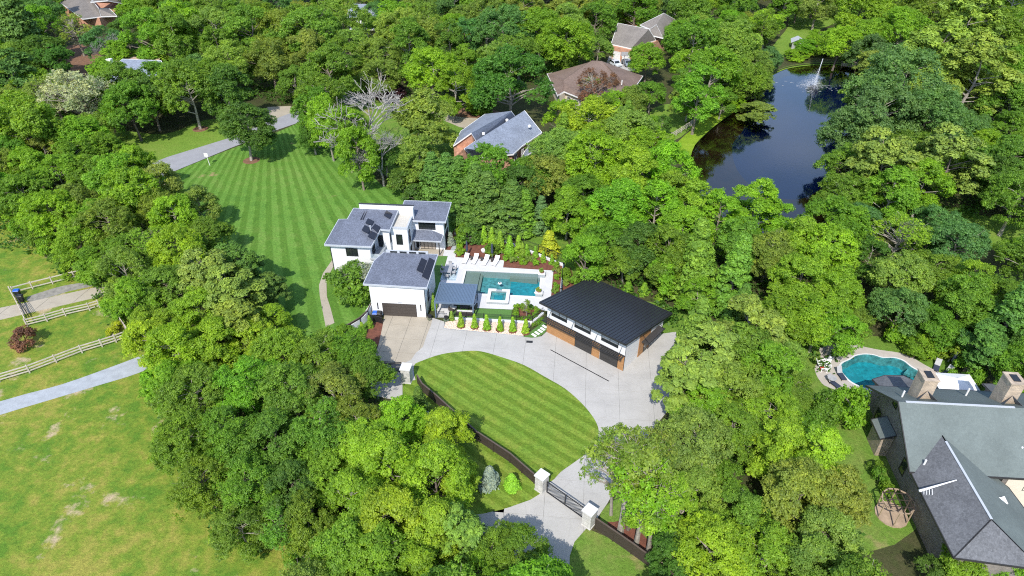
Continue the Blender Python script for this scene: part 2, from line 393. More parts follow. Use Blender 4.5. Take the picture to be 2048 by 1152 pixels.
# ------------------------------------------------------------------ ground and water
def sheet(name, poly, z, mat, holes=()):
    loops = [[Vector((p[0],p[1],z)) for p in poly]] + [[Vector((p[0],p[1],z)) for p in h] for h in holes]
    v = [tuple(p) for l in loops for p in l]; mb = MB(); f = []
    for t in tessellate_polygon(loops):
        a, b, c = [Vector(v[i]) for i in t]
        f.append(tuple(t) if (b-a).cross(c-a).z > 0 else tuple(t[::-1]))
    mb.add(v, f); return struct(mb.build(name, mat))
def clip(subj, cell):
    out = list(subj); n = len(cell)
    for i in range(n):
        a, b = cell[i], cell[(i+1)%n]; inp, out = out, []
        if not inp: return []
        def sd_(p): return (b[0]-a[0])*(p[1]-a[1]) - (b[1]-a[1])*(p[0]-a[0])
        for j in range(len(inp)):
            p, q = inp[j-1], inp[j]; sp, sq = sd_(p), sd_(q)
            if (sp >= 0) != (sq >= 0):
                t = sp/(sp-sq); out.append((p[0]+(q[0]-p[0])*t, p[1]+(q[1]-p[1])*t))
            if sq >= 0: out.append(q)
    return out
def area(poly):
    return .5*sum(poly[i-1][0]*poly[i][1]-poly[i][0]*poly[i-1][1] for i in range(len(poly)))
def slabs(parent, poly, ox, oy, ang, dx, dy, mat, z0, z1, gap=.022, skip=None, jit=0.0):
    c, s = math.cos(ang), math.sin(ang)
    loc = [((p[0]-ox)*c+(p[1]-oy)*s, -(p[0]-ox)*s+(p[1]-oy)*c) for p in poly]
    x0, x1 = min(p[0] for p in loc), max(p[0] for p in loc); y0, y1 = min(p[1] for p in loc), max(p[1] for p in loc)
    for i in range(math.floor(x0/dx), math.ceil(x1/dx)):
        for j in range(math.floor(y0/dy), math.ceil(y1/dy)):
            q = clip(loc, [(i*dx+gap,j*dy+gap),((i+1)*dx-gap,j*dy+gap),((i+1)*dx-gap,(j+1)*dy-gap),(i*dx+gap,(j+1)*dy-gap)])
            if len(q) < 3 or abs(area(q)) < .25: continue
            w = [(ox+p[0]*c-p[1]*s, oy+p[0]*s+p[1]*c) for p in q]
            cx, cy = sum(p[0] for p in w)/len(w), sum(p[1] for p in w)/len(w)
            if skip and all(inside(skip, *p) for p in w): continue
            MB().prism(w, z0, z1 + random.uniform(0, jit)).build('slab', mat, parent)

POND = smooth_poly(P2([(1376,318),(1388,290),(1415,262),(1445,238),(1478,214),(1502,190),(1516,168),(1548,146),(1582,133),(1640,127),(1700,130),(1735,150),(1745,200),(1720,270),(1700,340),(1680,400),(1640,450),(1580,470),(1500,462),(1440,430),(1395,380)]), 4)
POOL = [(0,0),(11.1,0),(11.1,-5.6),(0,-5.6)]
POOL2 = smooth_poly(P2([(1681,738),(1685,727),(1701,719),(1712,712),(1730,709),(1749,711),(1766,716),(1787,716),(1806,722),(1823,735),(1842,744),(1868,752),(1858,772),(1800,782),(1745,780),(1710,768),(1692,754)]), 4)
BIG = 1400
sheet('ground', [(-BIG,-300),(BIG,-300),(BIG,BIG),(-BIG,BIG)], 0.0, M['ground'], [POND, POOL, POOL2])

def basin(name, poly, depth, slope, mats, water_z, wmat, label, cat, ledge=None):
    t = thing(name, label, cat, (0,0,0))
    return t
# the pond: mud banks shelving into a bed painted blue for reflected sky, brown water over it
cx_, cy_ = sum(p[0] for p in POND)/len(POND), sum(p[1] for p in POND)/len(POND)
def ring(k, z): return [(cx_+(p[0]-cx_)*k, cy_+(p[1]-cy_)*k, z) for p in POND]
n_ = len(POND)
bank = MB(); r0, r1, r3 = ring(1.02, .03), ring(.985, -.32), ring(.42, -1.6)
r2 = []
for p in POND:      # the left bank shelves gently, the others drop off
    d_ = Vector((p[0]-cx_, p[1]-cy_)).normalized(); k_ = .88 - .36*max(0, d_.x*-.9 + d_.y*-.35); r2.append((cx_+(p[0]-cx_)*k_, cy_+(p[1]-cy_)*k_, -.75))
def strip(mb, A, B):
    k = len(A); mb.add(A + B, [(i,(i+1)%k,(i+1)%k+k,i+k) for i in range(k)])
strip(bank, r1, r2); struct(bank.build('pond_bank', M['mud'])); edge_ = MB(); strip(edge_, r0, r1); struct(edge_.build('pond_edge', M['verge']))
bed = MB(); strip(bed, r2, r3); bed.add(r3, [tuple(range(n_))]); struct(bed.build('pond_bed', M['sky_bed']))
wq = MB(); wq.sheet([(p[0],p[1]) for p in ring(1.0, 0)], -.25); struct(wq.build('pond_water', M['pond']))

# lawns, meadows and yards (thin sheets one above the other)
sheet('back_lawn', smooth_poly(P2([(290,372),(345,345),(462,298),(560,262),(612,245),(660,290),(715,310),(765,372),(850,384),(905,420),(925,500),(800,560),(745,640),(690,690),(640,720),(560,700),(470,640),(380,560),(330,470)]), 3), .010, M['lawn'])
sheet('verge_lawn', smooth_poly(P2([(225,285),(240,262),(330,268),(410,240),(470,238),(520,225),(580,215),(640,180),(660,215),(600,232),(540,258),(460,290),(342,334),(300,345),(255,320)]), 3), .008, M['verge'])
sheet('brick_house_yard', smooth_poly(P2([(640,215),(700,200),(780,205),(880,235),(930,262),(930,330),(880,400),(830,400),(770,350),(700,300)]), 3), .006, M['yard'])
sheet('meadow', P2([(-500,380),(0,400),(60,430),(130,480),(190,540),(230,580),(260,640),(275,690),(350,700),(440,740),(450,850),(510,970),(640,1060),(700,1200),(600,1400),(-600,1400)]), .006, M['meadow'])
sheet('side_yard', smooth_poly(P2([(1020,470),(1060,420),(1120,450),(1160,540),(1240,590),(1330,610),(1400,640),(1420,700),(1340,680),(1200,600),(1120,560),(1090,520)]), 3), .008, M['yard'])
sheet('gate_lawn', smooth_poly(P2([(790,770),(830,745),(900,800),(1000,880),(1080,960),(1075,1000),(1000,1035),(930,1035),(880,960),(820,860)]), 3), .010, M['oval'])
sheet('entrance_lawn', smooth_poly(P2([(1171,1059),(1149,1084),(1139,1112),(1135,1152),(1130,1230),(1330,1240),(1370,1160),(1290,1110),(1215,1075)]), 3), .010, M['yard'])
sheet('drive_edge_lawn', smooth_poly(P2([(1200,1040),(1220,1005),(1260,990),(1330,960),(1400,1000),(1420,1120),(1330,1120),(1250,1090)]), 3), .008, M['yard'])
sheet('neighbour_yard', smooth_poly(P2([(1590,700),(1640,680),(1720,672),(1800,678),(1870,700),(1930,750),(1990,800),(1900,900),(1830,1060),(1700,1100),(1620,1000),(1590,850),(1570,770)]), 3), .008, M['yard'], [POOL2])
sheet('pond_lawn', smooth_poly(P2([(1300,225),(1335,208),(1400,215),(1420,235),(1385,255),(1350,280),(1310,270)]), 3), .008, M['verge'])
sheet('waterside_bank', smooth_poly(P2([(1376,322),(1360,310),(1352,290),(1380,262),(1430,222),(1470,200),(1490,206),(1478,216),(1445,240),(1415,264),(1390,290)]), 3), .034, M['lush'])
sheet('far_lawn', smooth_poly(P2([(1535,112),(1555,80),(1575,55),(1580,30),(1600,12),(1660,20),(1680,40),(1640,60),(1620,85),(1580,112)]), 3), .008, M['verge'])
sheet('right_lawn', smooth_poly(P2([(1905,415),(1960,430),(2060,450),(2120,480),(2080,520),(1985,500),(1930,470)]), 3), .008, M['verge'])
sheet('left_top_yard', smooth_poly(P2([(60,120),(120,95),(180,90),(240,120),(200,150),(120,160)]), 3), .006, M['pine_straw'])
sheet('straw_bed', smooth_poly(P2([(905,228),(930,216),(975,218),(1010,228),(1000,240),(960,236),(915,240)]), 3), .012, M['pine_straw'])
sheet('far_clearing', smooth_poly(P2([(1085,140),(1100,128),(1130,130),(1140,142),(1110,150)]), 3), .012, M['verge'])
OVAL = smooth_poly(P2([(828,732),(845,722),(884,709),(930,703),(962,703.5),(1003,715),(1048,731),(1089,754),(1130,778),(1163,807),(1184,832),(1195,852),(1197,868),(1192,885),(1178,903),(1150,924),(1122,944),(1103,963),(1080,968),(1069,963),(1020,922),(954,877),(893,822),(843,779),(831,760)]), 3)
MB().prism(OVAL, .0, .075).build('front_lawn', M['oval']); struct(bpy.data.objects['front_lawn'])
# mulch and straw beds
sheet('mulch_bed', [(-2.2,3.55),(-2.2,5.4),(-1.4,9.5),(0.3,11.5),(6.2,7.7),(8.1,6.4),(10.5,5.0),(13.4,3.0),(14.4,2.5),(14.2,-4.0),(14.0,-9.0),(12.8,-9.0),(13.0,1.1),(5.4,1.35),(5.4,3.25)], .012, M['mulch'])
sheet('side_mulch_bed', [(-4.1,5.5),(-2.95,5.45),(-2.0,8.6),(-1.4,11.4),(-3.6,11.4)], .012, M['mulch'])
sheet('front_mulch_bed', [(8.0,-8.1),(10.15,-8.1),(11.7,-8.75),(10.6,-11.3),(7.85,-11.3)], .016, M['mulch'])
sheet('outer_mulch_bed', [(14.4,2.4),(15.6,2.0),(16.4,-2.0),(16.0,-6.5),(14.3,-6.5)], .012, M['mulch'])
sheet('bin_bed', P2([(770,640),(757,690),(740,700),(715,690),(712,672),(742,648)]), .012, M['mulch'])
sheet('gate_mulch_bed', smooth_poly(P2([(1215,1048),(1228,1044),(1250,1042),(1278,1062),(1300,1085),(1312,1110),(1292,1118),(1258,1095)]), 3), .014, M['mulch'])

# paved areas
road = sheet('road', [*P2([(290,332),(335,314),(400,294),(462,275),(542,241),(605,217),(660,198),(720,182),(722,204),(665,218),(615,239),(554,260),(459,297),(350,342),(310,362),(285,372)])], .016, M['asphalt'])
sheet('neighbour_drive', P2([(520,226),(536,214),(580,212),(600,222),(540,240)]), .014, M['tan'])
sheet('brick_house_drive', smooth_poly(P2([(800,205),(860,212),(905,232),(970,238),(985,250),(930,256),(900,246),(850,228),(800,218)]), 3), .014, M['tan'])
sheet('garage_court', P2([(1218,112),(1262,118),(1275,140),(1240,145),(1212,130)]), .016, M['concrete'])
sheet('gravel_lane', smooth_poly(P2([(-300,900),(0,803),(120,770),(220,735),(300,705),(345,690),(345,712),(280,745),(200,770),(100,800),(0,830),(-300,925)]), 3), .016, M['gravel'])
lane = sheet('concrete_lane', P2([(-120,665),(0,640),(60,626),(190,596),(240,585),(235,572),(190,575),(60,604),(0,616),(-120,640)]), .010, M['joint'])
slabs(lane, P2([(-120,665),(0,640),(60,626),(190,596),(240,585),(235,572),(190,575),(60,604),(0,616),(-120,640)]), *g2(0,628), -.12, 4.0, 9.0, M['tan'], .0, .04)
sheet('lane_gravel', smooth_poly(P2([(60,604),(56,594),(90,582),(125,572),(165,566),(185,572),(140,582),(100,594)]), 3), .008, M['dirt'])
sheet('lane_verge', P2([(62,627),(150,606),(175,606),(150,622),(60,640)]), .008, M['meadow'])

DRV = P2([(865,636),(889,643.6),(887,658),(946,664),(1046,673),(1064,676),(1083,673),(1093.3,663.6),(1093,660),(1246,739),(1323,668),(1352,664),(1356,720),(1352,800),(1290,880),(1214,1008),(1194,1037),(1171,1059),(1149,1084),(1139.5,1112),(1138,1152),(1136,1260),(1040,1260),(1000,1120),(930,1090),(900,1050),(930,1032),(966.5,1028),(1015.7,1016),(1061,1000),(1085,985),(1069,963),(831,760),(805,765),(805,790),(790,800),(740,790),(745,728),(803,729),(822.5,720),(831,707),(846,694),(853.5,671.7),(862,651)])
drive = sheet('driveway', DRV, .010, M['joint'])
shr = [( (p[0]-sum(q[0] for q in OVAL)/len(OVAL))*.97+sum(q[0] for q in OVAL)/len(OVAL), (p[1]-sum(q[1] for q in OVAL)/len(OVAL))*.97+sum(q[1] for q in OVAL)/len(OVAL)) for p in OVAL]
slabs(drive, DRV, -1.9, -14.0, R(-1.0), 3.95, 4.6, M['concrete'], .0, .040, .011, shr, .002)
APR = P2([(769,629),(865,636),(862,651),(853.5,671.7),(846,694),(831,707),(822.5,720),(803,729),(745,728),(757.6,688),(765,654)])
apron = sheet('garage_apron', APR, .012, M['joint'])
slabs(apron, APR, -6.0, -13.55, R(-1.5), 2.55, 2.75, M['tan'], .0, .042, .018)
walk = smooth_poly(P2([(666,518),(646,547),(638,571),(639.6,592),(645,621),(651.5,654),(669,646),(661,615.5),(654,594),(653,568),(657,552),(671,526)]), 1)
wk = sheet('garden_walk', walk, .014, M['joint']); slabs(wk, walk, *g2(650,600), R(8), 3.0, 1.5, M['tan'], .0, .04, .005)

DECK = [(-8.8,5.4),(-3.0,5.42),(-2.2,5.35),(-2.2,3.5),(5.4,3.25),(5.4,1.3),(13.0,1.1),(12.8,-8.9),(11.75,-8.7),(10.2,-8.0),(8.0,-8.0),(7.65,-8.9),(2.75,-8.95),(2.75,-8.3),(-0.95,-8.3),(-0.95,-11.5),(-2.4,-11.5),(-3.4,-6.5),(-3.4,3.7),(-5.0,3.7),(-5.0,0.2),(-8.8,0.2)]
sheet('pool_deck', DECK, .022, M['deck'], [POOL])
sheet('pool_turf', [(-4.95,-6.5),(-3.45,-6.5),(-3.45,3.65),(-4.95,3.65)], .030, M['turf'])
sheet('terrace_turf', [(-0.9,-11.45),(7.6,-11.45),(7.6,-8.95),(2.7,-9.0),(2.7,-8.35),(-0.9,-8.35)], .018, M['turf'])
sheet('stepping_turf', [(9.6,-14.65),(10.6,-14.75),(11.4,-14.6),(12.25,-13.75),(12.6,-12.9),(12.5,-11.7),(12.0,-11.3)], .046, M['turf'])
sheet('slate_walk', P2([(901,500),(914,501.5),(921,470),(920,463),(914,470)]), .020, M['gravel'])
sheet('stone_bed', [(-1.15,-12.35),(.5,-11.85),(10.5,-11.85),(9.5,-14.55),(-1.2,-13.8)], .046, plain('pale_sand', (.52,.42,.33), .9, .15, 2, .2))
edge = MB()
for (a, b) in (((-1.15,-12.35),(-1.2,-13.8)),((-1.2,-13.8),(9.5,-14.55))):
    d = math.atan2(b[1]-a[1], b[0]-a[0]); L_ = math.dist(a,b)
    edge.obox(((a[0]+b[0])/2,(a[1]+b[1])/2,.05), L_, .06, .09, d)
struct(edge.build('stone_bed_edging', M['gravel']))
# pebbles
def rocks(name, poly, n, smin, smax, mat, z, flat=.6):
    xs = [p[0] for p in poly]; ys = [p[1] for p in poly]; V_ = []; F_ = []
    base = np.array([(1,0,0),(-1,0,0),(0,1,0),(0,-1,0),(0,0,1),(0,0,-1)], float)
    fc = [(0,2,4),(2,1,4),(1,3,4),(3,0,4),(2,0,5),(1,2,5),(3,1,5),(0,3,5)]
    k = 0
    while k < n:
        x, y = random.uniform(min(xs),max(xs)), random.uniform(min(ys),max(ys))
        if not inside(poly, x, y): continue
        s = random.uniform(smin, smax)*.5; a = random.uniform(0, 6.28)
        b = base * np.array([s, s*random.uniform(.6,1), s*flat]) * RNG.uniform(.8,1.2,(6,1))
        c_, s_ = math.cos(a), math.sin(a)
        o = len(V_); V_ += [(x+p[0]*c_-p[1]*s_, y+p[0]*s_+p[1]*c_, z+s*flat*.5+p[2]) for p in b]; F_ += [tuple(i+o for i in f) for f in fc]; k += 1
    mb = MB(); mb.v = V_; mb.f = F_; o = mb.build(name, mat); return o
pb = stuff(rocks('river_pebbles', [(-1.05,-12.4),(.5,-11.95),(10.3,-11.95),(9.4,-14.45),(-1.1,-13.72)], 2600, .10, .26, M['pebble'], .045)); pb.color = (.62,.50,.40,1)
tag(pb, 'pale river pebbles spread round the six clipped cone evergreens', 'pebbles')
# white kerb in front of the pool fence
kb = MB(); kb.box(-.75,10.6,-11.78,-11.5,0,.28); kb.obox((11.25,-10.52,.14), 2.5, .28, .28, math.atan2(2.06,1.34)); o = kb.build('garden_kerb', M['white']); tag(o, 'low white kerb wall carrying the black fence behind the cone evergreens', 'kerb')

# ------------------------------------------------------------------ swimming pools
def pool_thing():
    t = thing('swimming_pool', 'rectangular turquoise swimming pool with shallow grey ledge beside the pale deck', 'pool', (0,0,0))
    w = MB(); d0, d1 = -.45, -1.5
    w.add([(0,0,.02),(11.1,0,.02),(11.1,-5.6,.02),(0,-5.6,.02),(0,0,d1),(11.1,0,d1),(11.1,-5.6,d1),(0,-5.6,d1)], [(0,4,5,1),(1,5,6,2),(2,6,7,3),(3,7,4,0)]); w.build('basin_wall', M['tile'], t)
    MB().box(.0,2.1,-5.6,0,d1,-.30).build('tanning_ledge', M['ledge'], t)
    MB().box(2.1,2.5,-5.6,0,d1,-.55).build('step', M['ledge'], t)
    MB().box(6.6,10.7,-.55,-.01,d1,-.6).build('bench', M['ledge'], t)
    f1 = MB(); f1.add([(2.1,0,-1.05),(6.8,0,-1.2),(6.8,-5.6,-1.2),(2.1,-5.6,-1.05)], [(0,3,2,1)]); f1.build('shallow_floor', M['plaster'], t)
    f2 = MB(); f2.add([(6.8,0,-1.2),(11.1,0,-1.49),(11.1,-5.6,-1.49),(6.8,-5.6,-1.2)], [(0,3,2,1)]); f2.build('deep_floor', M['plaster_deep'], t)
    MB().sheet(POOL[::-1], -.06).build('water_surface', M['pool'], t)
    c = MB(); c.box(-.28,11.4,0.0,.3,.0,.06); c.box(-.28,3.9,-5.9,-5.6,.0,.06); c.box(7.0,11.4,-5.9,-5.6,.0,.06); c.box(-.28,0,-5.6,0,.0,.06); c.box(11.1,11.4,-5.6,0,.0,.06)
    c.build('coping', M['coping'], t)
pool_thing()
def spa_thing():
    t = thing('hot_tub', 'square raised hot tub with white coping at the edge of the pool', 'hot tub', (5.45,-6.4,0))
    b = MB()
    for (x0,x1,y0,y1) in ((-1.5,1.5,-1.5,-1.1),(-1.5,1.5,1.1,1.5),(-1.5,-1.1,-1.1,1.1),(1.1,1.5,-1.1,1.1)): b.box(x0,x1,y0,y1,0,.4)
    b.build('wall', M['tile'], t)
    c = MB()
    for (x0,x1,y0,y1) in ((-1.56,1.56,-1.56,-1.08),(-1.56,-.4,1.08,1.56),(.4,1.56,1.08,1.56),(-1.56,-1.08,-1.08,1.08),(1.08,1.56,-1.08,1.08)): c.box(x0,x1,y0,y1,.4,.48)
    c.build('coping', M['coping'], t)
    s = MB()
    for (x0,x1,y0,y1) in ((-1.1,1.1,-1.1,-.6),(-1.1,1.1,.6,1.1),(-1.1,-.6,-.6,.6),(.6,1.1,-.6,.6)): s.box(x0,x1,y0,y1,.0,.12)
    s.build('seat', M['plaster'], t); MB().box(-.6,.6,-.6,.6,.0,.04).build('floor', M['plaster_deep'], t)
    MB().sheet([(-1.1,-1.1),(1.1,-1.1),(1.1,1.1),(-1.1,1.1)], .34).build('water_surface', M['pool'], t)
spa_thing()
def pool2_thing():
    t = thing('swimming_pool', 'kidney shaped turquoise swimming pool behind the grey green roofed house', 'pool', (0,0,0))
    cx, cy = sum(p[0] for p in POOL2)/len(POOL2), sum(p[1] for p in POOL2)/len(POOL2)
    top = [(p[0],p[1],.03) for p in POOL2]; low = [(cx+(p[0]-cx)*.97,cy+(p[1]-cy)*.97,-1.25) for p in POOL2]
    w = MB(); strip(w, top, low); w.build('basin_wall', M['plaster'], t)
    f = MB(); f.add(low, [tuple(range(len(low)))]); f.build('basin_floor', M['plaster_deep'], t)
    MB().sheet(POOL2, -.08).build('water_surface', M['pool'], t)
    out = [(cx+(p[0]-cx)*1.055,cy+(p[1]-cy)*1.055,.06) for p in POOL2]; top2 = [(p[0],p[1],.06) for p in POOL2]; top3 = [(p[0],p[1],-.1) for p in POOL2]
    c = MB(); strip(c, out, top2); strip(c, top2, top3); c.build('coping', M['coping'], t)
    for k in range(3):
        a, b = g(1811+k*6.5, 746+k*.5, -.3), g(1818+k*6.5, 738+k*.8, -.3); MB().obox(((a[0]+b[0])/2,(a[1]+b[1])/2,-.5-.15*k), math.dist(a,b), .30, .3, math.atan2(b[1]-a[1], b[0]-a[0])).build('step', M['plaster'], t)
pool2_thing()
DECK2 = smooth_poly(P2([(1641,706),(1640,696),(1692,683),(1726,693),(1760,700),(1800,706),(1826,716),(1850,730),(1880,745),(1960,780),(1900,800),(1740,795),(1660,776),(1640,762),(1631,745),(1630,733),(1640,722)]), 3)
sheet('neighbour_pool_deck', DECK2, .020, M['pooldeck'], [POOL2])
# ------------------------------------------------------------------ windows and doors (built on a wall plane)
def window(parent, o, ux, w, h, panes=2, frame=None, glass=None, sill=False, fw=.07, name='window', rows=1):
    """o = lower left corner on the wall, ux = unit vector along the wall (wall faces to the right of -ux)"""
    frame = frame or M['black']; glass = glass or M['glass']
    ux = Vector((ux[0],ux[1],0)); nx = Vector((ux.y,-ux.x,0)); o = Vector(o)
    def bx(mb, a0,a1,z0,z1,d0,d1):
        c = [o+ux*a+nx*d for (a,d) in ((a0,d0),(a1,d0),(a1,d1),(a0,d1))]
        v = [(p.x,p.y,o.z+z0) for p in c]+[(p.x,p.y,o.z+z1) for p in c]
        mb.add(v, [(0,1,2,3),(7,6,5,4),(0,4,5,1),(1,5,6,2),(2,6,7,3),(3,7,4,0)])
    f = MB()
    bx(f,0,w,0,fw,.004,.07); bx(f,0,w,h-fw,h,.004,.07); bx(f,0,fw,fw,h-fw,.004,.07); bx(f,w-fw,w,fw,h-fw,.004,.07)
    for i in range(1,panes): x = w*i/panes; bx(f,x-fw*.4,x+fw*.4,fw,h-fw,.004,.065)
    for i in range(1,rows): z = h*i/rows; bx(f,fw,w-fw,z-fw*.3,z+fw*.3,.004,.06)
    wo = f.build(name, frame, parent)
    for i in range(panes):
        p = MB(); bx(p, w*i/panes+fw*.5, w*(i+1)/panes-fw*.5, fw*.5, h-fw*.5, .006,.03); p.build('pane', glass, wo)
    if sill: q = MB(); bx(q,-.08,w+.08,-.09,-.002,.004,.13); q.build('sill', M['trim'], wo)
    return wo
def roofpart(parent, vs_, fs, th, mat, name='roof', edge=None):
    o = MB().roof(vs_, fs, th).build(name, mat, parent)
    if edge:
        e = MB(); cnt = {}
        for fc in fs:
            for i in range(len(fc)):
                a, b = fc[i], fc[(i+1)%len(fc)]; k = (min(a,b),max(a,b)); cnt[k] = cnt.get(k,0)+1
        for (a,b), c in cnt.items():
            if c == 1:
                p, q = Vector(vs_[a]), Vector(vs_[b]); p = p-Vector((0,0,th*.5)); q = q-Vector((0,0,th*.5))
                d = (q-p); L_ = d.length; d.normalize(); s = d.cross(Vector((0,0,1))).normalized()*.05; u = Vector((0,0,th*.62))
                vv = [p-s-u,p+s-u,p+s+u,p-s+u,q-s-u,q+s-u,q+s+u,q-s+u]
                e.add([tuple(x) for x in vv], [(0,1,2,3),(7,6,5,4),(0,4,5,1),(1,5,6,2),(2,6,7,3),(3,7,4,0)])
        e.build('fascia', edge, o)
    return o
def solar(parent, pts, z, zt=.10):
    p = MB(); p.add([(a,b,z+zt) for a,b in pts]+[(a,b,z+zt-.05) for a,b in pts], [(0,1,2,3),(7,6,5,4),(0,4,5,1),(1,5,6,2),(2,6,7,3),(3,7,4,0)])
    return p.build('solar_panel', M['panel'], parent)

# ------------------------------------------------------------------ the white house
z1 = lambda X, Y: (640+X*.13712, 395+Y*.13712)
H = thing('main_house', 'white modern house with grey shingle roofs, balcony and two storey right tower', 'house', (-12,2,0))
H.location = (0,0,0)
w = MB(); w.box(-19.4,-13.5,-2.4,3.6,0,5.25); w.build('wall', M['white'], H)
w = MB(); w.box(-17.6,-11.4,1.0,5.62,0,5.62); w.build('wall', M['white'], H)
w = MB(); w.box(-13.5,-12.2,-2.4,1.0,0,2.9); w.build('wall', M['white'], H)
w = MB(); w.box(-11.4,-8.8,1.65,5.9,0,5.75); w.build('wall', M['white'], H)
w = MB(); w.box(-10.4,-4.1,5.4,9.7,0,5.2); w.build('wall', M['white'], H)
# roofs
v = [(-19.9,-3.0,5.5),(-13.05,-3.0,5.5),(-12.5,.6,6.22),(-11.1,.5,6.25),(-11.0,6.0,6.5),(-17.95,6.0,6.5),(-18.15,3.1,6.25),(-19.9,4.2,5.5)]
roofpart(H, v, [(0,1,2),(0,2,6),(0,6,7),(2,3,4),(2,4,5,6)], .22, M['roof'], 'roof', M['fascia'])
v = [(-11.0,4.75,5.5),(-3.6,4.75,5.5),(-3.55,10.2,5.85),(-11.0,10.2,5.85)]
roofpart(H, v, [(0,1,2,3)], .22, M['roof'], 'roof', M['fascia'])
p = MB(); p.box(-11.35,-8.95,1.8,5.85,5.76,5.80); p.build('flat_roof', M['flat'], H)
p = MB(); p.box(-17.0,-8.62,5.93,6.2,5.3,7.3); p.build('parapet', M['white'], H)
c = MB(); c.box(-17.06,-8.56,5.88,6.25,7.3,7.36); c.build('coping', M['dark'], H)
p = MB(); p.box(-8.83,-8.55,5.2,5.93,5.3,7.3); p.build('parapet', M['white'], H)
c = MB(); c.box(-8.98,-8.72,1.6,5.2,5.75,6.05); c.box(-11.4,-8.98,1.6,1.84,5.75,6.05); c.build('coping', M['fascia'], H)
# porch
v = [(-8.78,3.55,2.75),(-4.25,3.5,2.75),(-4.2,5.6,2.78),(-6.0,5.38,3.55),(-8.78,5.38,3.55)]
roofpart(H, v, [(0,1,3,4),(1,2,3)], .16, M['roof'], 'porch_roof', M['fascia'])
MB().tube((-4.66,3.75,0),(-4.66,3.75,2.6),.08,n=8).build('column', M['dark'], H)
MB().tube((-8.45,3.75,0),(-8.45,3.75,2.6),.08,n=8).build('column', M['dark'], H)
MB().box(-8.78,-4.2,3.6,5.38,.0,.09).build('porch_floor', M['tan'], H)
d = window(H, (-7.95,5.4,.1), (1,0), 2.45, 2.1, 4, M['dark'], plain('pale_door_panel', (.36,.31,.26), .4), name='french_door')
window(H, (-8.55,5.4,.25), (1,0), .45, 1.8, 1)
window(H, (-7.95,5.4,3.65), (1,0), 2.6, 1.25, 4)
window(H, (-4.1,6.2,3.2), (0,1), 1.6, 1.7, 2); window(H, (-4.1,6.2,.4), (0,1), 2.2, 2.0, 3)
# middle wall windows
window(H, (-10.6,1.65,3.1), (1,0), .95, 1.75, 1); window(H, (-10.45,1.65,1.2), (1,0), .95, .6, 2)
window(H, (-8.8,2.2,3.0), (0,1), .8, 2.1, 1); window(H, (-8.8,2.4,.8), (0,1), .8, 1.4, 2)
window(H, (-11.4,1.15,3.6), (0,1), .4, 1.6, 1)
# left wing
window(H, (-17.1,-2.4,3.35), (1,0), 1.75, 1.35, 2); window(H, (-14.6,-2.4,.6), (1,0), .9, 1.2, 1); window(H, (-17.4,-2.4,.6), (1,0), 1.5, 1.2, 2)
window(H, (-13.5,-1.6,3.0), (0,1), 1.5, 2.0, 2); window(H, (-12.2,-1.3,.5), (0,1), 1.8, 1.7, 2, name='window')
window(H, (-13.2,1.0,3.0), (1,0), .8, 2.0, 1, name='door')
MB().tube((-19.35,-2.47,0),(-19.35,-2.47,5.3),.05,n=6).build('downspout', M['dark'], H)
# balcony
MB().box(-13.55,-12.1,-2.6,1.0,2.9,3.0).build('balcony_floor', M['gravel'], H)
c = MB(); c.box(-12.22,-12.08,-2.6,1.0,3.0,3.22); c.box(-13.6,-12.22,-2.62,-2.48,3.0,3.22); c.build('balcony_kerb', M['fascia'], H)
gl = MB(); gl.box(-12.16,-12.14,-2.55,1.0,3.22,3.95); gl.box(-13.55,-12.16,-2.56,-2.54,3.22,3.95)
gm, gnt, gb = newmat('clear_balustrade_glass'); gb.inputs['Base Color'].default_value = (.5,.6,.65,1); gb.inputs['Roughness'].default_value = .05; gb.inputs['Alpha'].default_value = .22
gl.build('glass_balustrade', gm, H)
# roof panels, vent and ridge strip
def zr(u, v_):   # height of the left roof
    if v_ < .6: return 5.5 + (v_+3.0)/3.6*.72
    return 6.22 + (v_-.6)*.05
for q in ([(660,370),(700,300),(788,345),(750,402)], [(757,440),(800,380),(878,425),(835,507)], [(608,475),(650,398),(735,440),(700,522)], [(697,570),(738,482),(832,525),(795,610)], [(930,258),(965,187),(1055,235),(1015,307)]):
    zz = 6.05 if q[0][0] < 900 else 6.4
    if q[0][1] > 460: zz = 5.95
    pts = [g2(*z1(*p), zz+.1) for p in q]
    mz = max(zr(*p) for p in pts)
    pts = [g2(*z1(*p), mz+.12) for p in q]; solar(H, pts, mz+.02)
vp = g(*z1(738,470), 6.2); MB().tube((vp[0],vp[1],5.7),(vp[0],vp[1],6.9),.10,n=8).build('vent_pipe', M['fascia'], H)
rv = MB()
for k in range(2):
    a, b = g(*z1(585+35*k,330), 6.33), g(*z1(665+25*k,195), 6.5); rv.obox(((a[0]+b[0])/2,(a[1]+b[1])/2,6.42), .12, math.dist(a[:2],b[:2]), .08, 0)
rv.build('ridge_strip', M['panel'], H)

